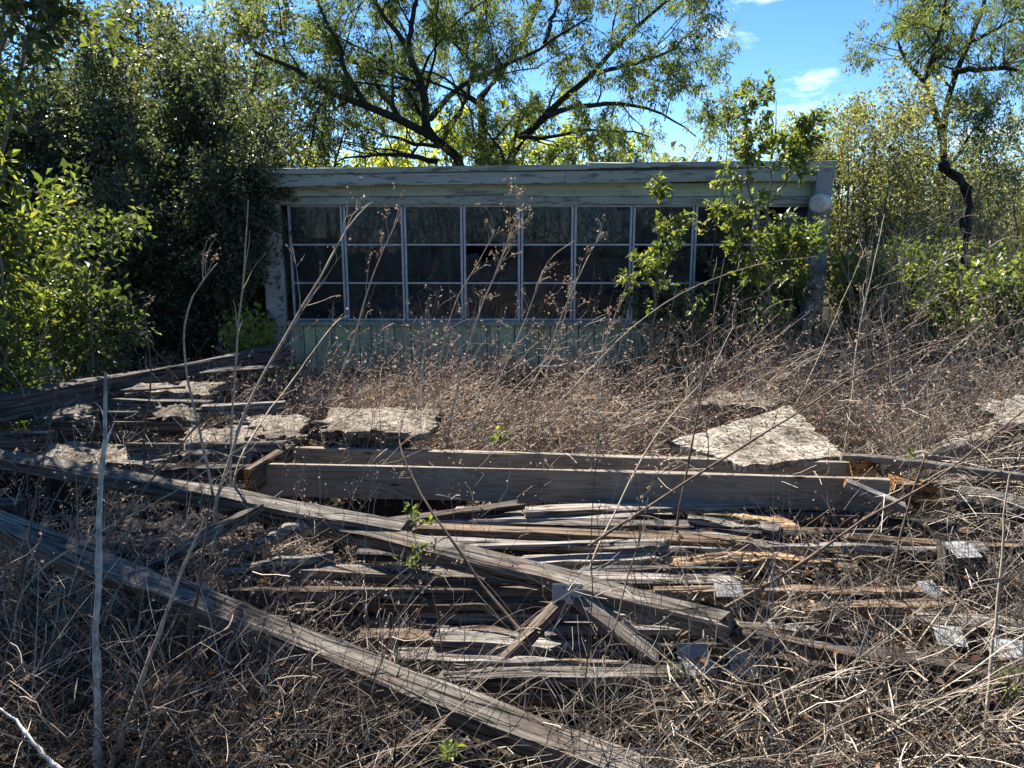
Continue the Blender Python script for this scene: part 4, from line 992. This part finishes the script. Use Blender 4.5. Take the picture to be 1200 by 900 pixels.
stalk('fine upright weed between the two hanging plates and the branch', [(690, 820), (725, 720), (745, 640), (765, 560)], 2.7, 3.2, .005, 'stalk_dark', (5, .25), 2, 2)

# ================================================================== DRY BRUSH, GRASS, LITTER (uncountable)
SUBZ = 0.0
def brush(name, label, pos, L, n1, dir_, wob, grav, r, mat, twigs=0, twigL=.2, seeds=0, seed_size=.014, seg=7, cat='dry brush', seed_mat=True):
    dir_ = np.asarray(dir_) * np.ones((len(pos), 1)); L = np.asarray(L) * np.ones(len(pos))
    keep = ~((pos[:, 0] > 1.05) & (pos[:, 0] < 2.3) & (pos[:, 1] > 4.35) & (pos[:, 1] < 5.55) & (RNG.uniform(0, 1, len(pos)) < .9))
    pos, dir_, L = pos[keep], dir_[keep], L[keep]
    d = dir_ + RNG.normal(size=(len(pos), 3)) * n1
    P = walk(pos, d, L, seg, wob, grav)
    P[..., 2] = np.maximum(P[..., 2], ground_z(P[..., 0], P[..., 1]) + .005)
    R = (r * RNG.uniform(.5, 1.2, len(pos)))[:, None] * np.linspace(1, .35, seg)[None]
    a_ = Acc(); a_.add(tubes(P, R, 3)); src = P
    if twigs:
        C, cr2 = kids(P, R, twigs, twigL, spread=.8, up=.25, n=4, tmin=.2, wob=.25, grav=grav * .5, rk=.7)
        a_.add(tubes(C, np.maximum(cr2, .0012), 3)); src = C
    o = a_.build(name, mat); tag(o, label, cat, kind='stuff')
    if seeds:
        s_ = Acc(); s_.add(foliage(src, seeds, seed_size, seed_size * .7, droop=-.1, tmin=.2, jitter=.01))
        s = s_.build('seed_heads', 'seed', o); tag(s, kind='stuff')
    return o
def scatter(n, xf, y0, y1, z=0.0):
    y = RNG.uniform(y0, y1, n); lo, hi = xf; u = RNG.uniform(0, 1, n)
    px = lo + (hi - lo) * u; x = (px - 600) / FPX * y * 1.03
    return np.stack([x, y, ground_z(x, y) + z], 1)
# thicket between the planks and the house: weeds in clumps, bending over each other
def clumps(n, per, xf, y0, y1, rad):
    c = scatter(n, xf, y0, y1); off = RNG.normal(size=(n, per, 3)) * rad * [1, 1, 0]
    P = (c[:, None] + off).reshape(-1, 3); P[:, 2] = ground_z(P[:, 0], P[:, 1])
    return P, unit(off.reshape(-1, 3) + 1e-6) * .55 + [0.05, -.08, .85]
pa, da = clumps(105, 20, (440, 1290), 5.0, 8.9, .12)
pb, db = clumps(32, 18, (330, 560), 6.3, 8.9, .12)
pc, dc = clumps(14, 20, (-60, 330), 7.2, 8.6, .15)
p, d = np.concatenate([pa, pb, pc]), np.concatenate([da, db, dc])
hL = (.60 + .28 * np.clip(p[:, 0] / 4, -.3, 1)) * np.clip(1 + .55 * np.sin(p[:, 0] * 2.1 + 1.3) * np.sin(p[:, 1] * 2.7) + .35 * np.sin(p[:, 0] * 4.7 - p[:, 1] * 3.1), .45, 1.6) + .12 * (p[:, 1] > 7.9)
brush('dry_brush', 'tangled thicket of fine tan weeds filling the yard below the windows', p, hL * RNG.uniform(.5, 1.35, len(p)), .25, d, .13, -.10, .0040, 'brush', twigs=5, twigL=.28, seeds=2, seed_size=.019, seg=7)
p = scatter(420, (430, 1260), 5.0, 8.7)
brush('arching_stems', 'long pale stems arching over the tan weeds below the windows', p, RNG.uniform(.7, 1.25, len(p)), .45, [0.15, -.1, .75], .09, -.10, .0034, 'straw', twigs=3, twigL=.3, seeds=2, seed_size=.013, seg=9)
p = scatter(150, (420, 1270), 5.2, 8.6)
brush('upright_stems', 'thin upright dead stems standing out of the tan weeds', p, RNG.uniform(.8, 1.35, len(p)), .22, [0.08, 0, 1], .06, -.01, .0034, 'straw', twigs=4, twigL=.3, seeds=3, seed_size=.016, seg=8)
# coarse bent straw at right, behind the logs
p, d = clumps(55, 26, (930, 1300), 4.4, 6.8, .14)
brush('bent_straw', 'coarse bent straw heaped over the rubble at the right', p, RNG.uniform(.5, 1.15, len(p)), .2, d, .10, -.20, .0032, 'straw', twigs=3, twigL=.25, seeds=1, seed_size=.012, seg=8)
# foreground right: straw tangle
p, d = clumps(46, 15, (740, 1330), 2.0, 3.9, .10)
brush('straw_tangle', 'pale straw tangle over the boards at lower right', p, RNG.uniform(.3, .9, len(p)), .3, d, .06, -.10, .0021, 'straw', twigs=2, twigL=.24, seg=9)
p = scatter(260, (720, 1330), 2.0, 3.6)
brush('fallen_stems', 'straight fallen grey stems lying across the straw at lower right', p, RNG.uniform(.5, 1.1, len(p)), .7, [0.3, .1, .3], .05, -.03, .0030, 'straw', twigs=2, twigL=.25, seg=9)
p = scatter(800, (700, 1330), 2.0, 4.2)
brush('dead_twigs', 'dark dead twigs under the straw at lower right', p, RNG.uniform(.25, .6, len(p)), .8, [0.1, 0, .3], .22, -.10, .0028, 'twig_dark', twigs=4, twigL=.18)
# foreground left and centre
p, d = clumps(42, 14, (-170, 420), 1.9, 2.9, .10)
brush('dead_twigs', 'dark tangle of dead grass and twigs at lower left', p, RNG.uniform(.3, .8, len(p)), .3, d, .07, -.11, .0021, 'twig_dark', twigs=3, twigL=.22, seg=9)
p = scatter(220, (-150, 500), 1.95, 3.0)
brush('fallen_stems', 'straight thin fallen stems crossing each other at lower left', p, RNG.uniform(.4, .9, len(p)), .6, [0.15, .05, .45], .06, -.04, .0026, 'brush', twigs=3, twigL=.22, seg=9)
p = scatter(900, (-150, 480), 2.9, 4.2)
brush('dry_brush', 'brown brush between the two rafters at the left', p, RNG.uniform(.2, .5, len(p)), .6, [0.0, 0, .6], .2, -.1, .0022, 'brush', twigs=5, twigL=.16, seeds=1, seed_size=.011)
p, d = clumps(20, 13, (260, 740), 1.85, 2.35, .10)
brush('dry_grass', 'thin dry grass below the foreground rafter', p, RNG.uniform(.25, .6, len(p)), .3, d, .06, -.12, .0018, 'straw', twigs=1, twigL=.16, seg=9)
p = scatter(190, (300, 1000), 2.7, 4.2)
brush('sparse_stems', 'sparse dry stems growing up between the stacked boards', p, RNG.uniform(.4, .8, len(p)), .35, [0.0, 0, .9], .10, -.04, .0022, 'straw', twigs=3, twigL=.2, seeds=2, seed_size=.011)
p = scatter(300, (-60, 420), 4.4, 6.4)
brush('rubble_weeds', 'thin dry weeds poking through the left-hand rubble', p, RNG.uniform(.45, .9, len(p)), .4, [0.0, 0, .9], .12, -.06, .0024, 'brush', twigs=5, twigL=.22, seeds=2, seed_size=.012)
# upright dead canes among the right shrubs
p = scatter(330, (990, 1260), 7.4, 10.5)
brush('dead_canes', 'upright grey dead canes standing among the right-hand shrubs', p, RNG.uniform(1.2, 2.4, len(p)), .18, [0.05, 0, 1], .06, 0, .005, 'straw', twigs=5, twigL=.4, seg=8)
p = scatter(70, (760, 980), 7.0, 8.4)
brush('dead_canes', 'bare grey stems in the shrubs before the right-hand windows', p, RNG.uniform(.7, 1.4, len(p)), .3, [0.1, 0, 1], .08, 0, .004, 'straw', twigs=4, twigL=.35, seg=8)
p = scatter(75, (-60, 1270), 2.3, 4.1)
brush('thin_weed_stems', 'many thin dead weed stems rising across the rubble in the foreground', p, RNG.uniform(.7, 1.3, len(p)), .32, [0.12, 0, 1], .06, -.02, .0030, 'straw', twigs=5, twigL=.28, seeds=2, seed_size=.011, seg=9)
p = scatter(60, (350, 1270), 4.6, 7.0)
brush('thin_weed_stems', 'thin dead weed stems rising to window height behind the plank frame', p, RNG.uniform(.9, 1.5, len(p)), .28, [0.15, 0, 1], .05, -.01, .0034, 'straw', twigs=6, twigL=.3, seeds=4, seed_size=.016, seg=9)
# flat broken grass blades and curled dead leaves caught in the tangle
for nm, lab, nb, ln_, wd_, mt_, px_, yy_, zz_ in (
    ('grass_blades', 'flat broken straw blades lying over the lower right rubble', 2200, .20, .007, 'straw', (780, 1330), (2.0, 3.8), .28),
    ('grass_blades', 'flat broken grass blades matted at lower left', 2000, .17, .006, 'twig_dark', (-160, 480), (1.9, 3.0), .26),
    ('dead_leaves', 'curled brown dead leaves caught in the tangle at lower left', 1100, .045, .022, 'dead_leaf', (-160, 330), (1.9, 3.4), .25),
    ('dead_leaves', 'curled brown dead leaves caught in the straw at lower right', 1200, .04, .02, 'dead_leaf', (800, 1330), (2.0, 4.4), .22),
    ('dead_leaves', 'curled dead leaves and seed pods hanging in the weeds below the windows', 4200, .032, .016, 'dead_leaf', (330, 1280), (5.0, 8.6), .55)):
    q = scatter(nb, px_, *yy_); q[:, 2] = np.maximum(q[:, 2], -.05) + RNG.uniform(0, 1, nb) ** 1.6 * zz_
    a_ = Acc(); a_.add(leaves(q, rnd_unit((nb,)) * [1, 1, .6], RNG.uniform(.5, 1.3, nb) * ln_, RNG.uniform(.6, 1.3, nb) * wd_, fold=.5))
    tag(a_.build(nm, mt_), lab, 'dead leaves' if nm == 'dead_leaves' else 'dry grass', kind='stuff')
# leaf litter on the ground
n = 26000
q = np.concatenate([scatter(11000, (-250, 1450), 1.8, 5.2), scatter(6000, (-250, 1450), 5.2, 9.2)])
q[:, 2] += RNG.uniform(.002, .03, len(q))
a_ = Acc(); a_.add(leaves(q, rnd_unit((len(q),)) * [1, 1, .35], RNG.uniform(.025, .06, len(q)), RNG.uniform(.012, .03, len(q))))
o = a_.build('leaf_litter', 'litter'); tag(o, 'dead leaves and chips littering the ground', 'leaf litter', kind='stuff')

# ================================================================== GREEN SPROUTS
def sprout(label, px, py, Y, h, n, size, mat='leaf_lime'):
    c = PY(px, py, Y); c[2] = max(0.0, c[2])
    P = walk(np.repeat(c[None], n, 0), RNG.normal(size=(n, 3)) * .35 + [0, 0, 1], h, 5, .12)
    a2 = Acc(); a2.add(tubes(P, np.linspace(.0025, .001, 5)[None] * np.ones((n, 1)), 4)); o = a2.build('green_sprout', mat, None, c); o.location = c
    tag(o, label, 'sprout', 'fresh green sprouts')
    for k in range(n):
        b2 = Acc(); b2.add(foliage(P[k:k+1], 9, size, size * .45, droop=.1, tmin=.25, jitter=.006)); tag(b2.build('leaf_spray', mat, o, c), kind='stuff')
    return o
sprout('bright green sprout at the sawn end of the left rafter', 487, 618, 3.75, .12, 4, .035)
sprout('green weed sprouting beside the crossing rafter left of centre', 492, 672, 3.35, .13, 6, .035, 'leaf_mid')
sprout('green sprouts behind the rear plank of the frame', 582, 524, 5.0, .14, 5, .04)
sprout('tiny green sprout at the bottom edge left of centre', 528, 893, 2.15, .06, 3, .03)
sprout('green sprout below the two hanging plates', 858, 795, 2.75, .08, 3, .025)
sprout('green shoots low at the right edge of the foreground', 1180, 830, 2.4, .16, 5, .03, 'leaf_mid')
sprout('green leaves under the slanting web at the right of the stack', 790, 810, 2.7, .12, 4, .025, 'leaf_mid')
sprout('green shoots behind the logs at the right', 1075, 555, 4.6, .14, 4, .035, 'leaf_mid')
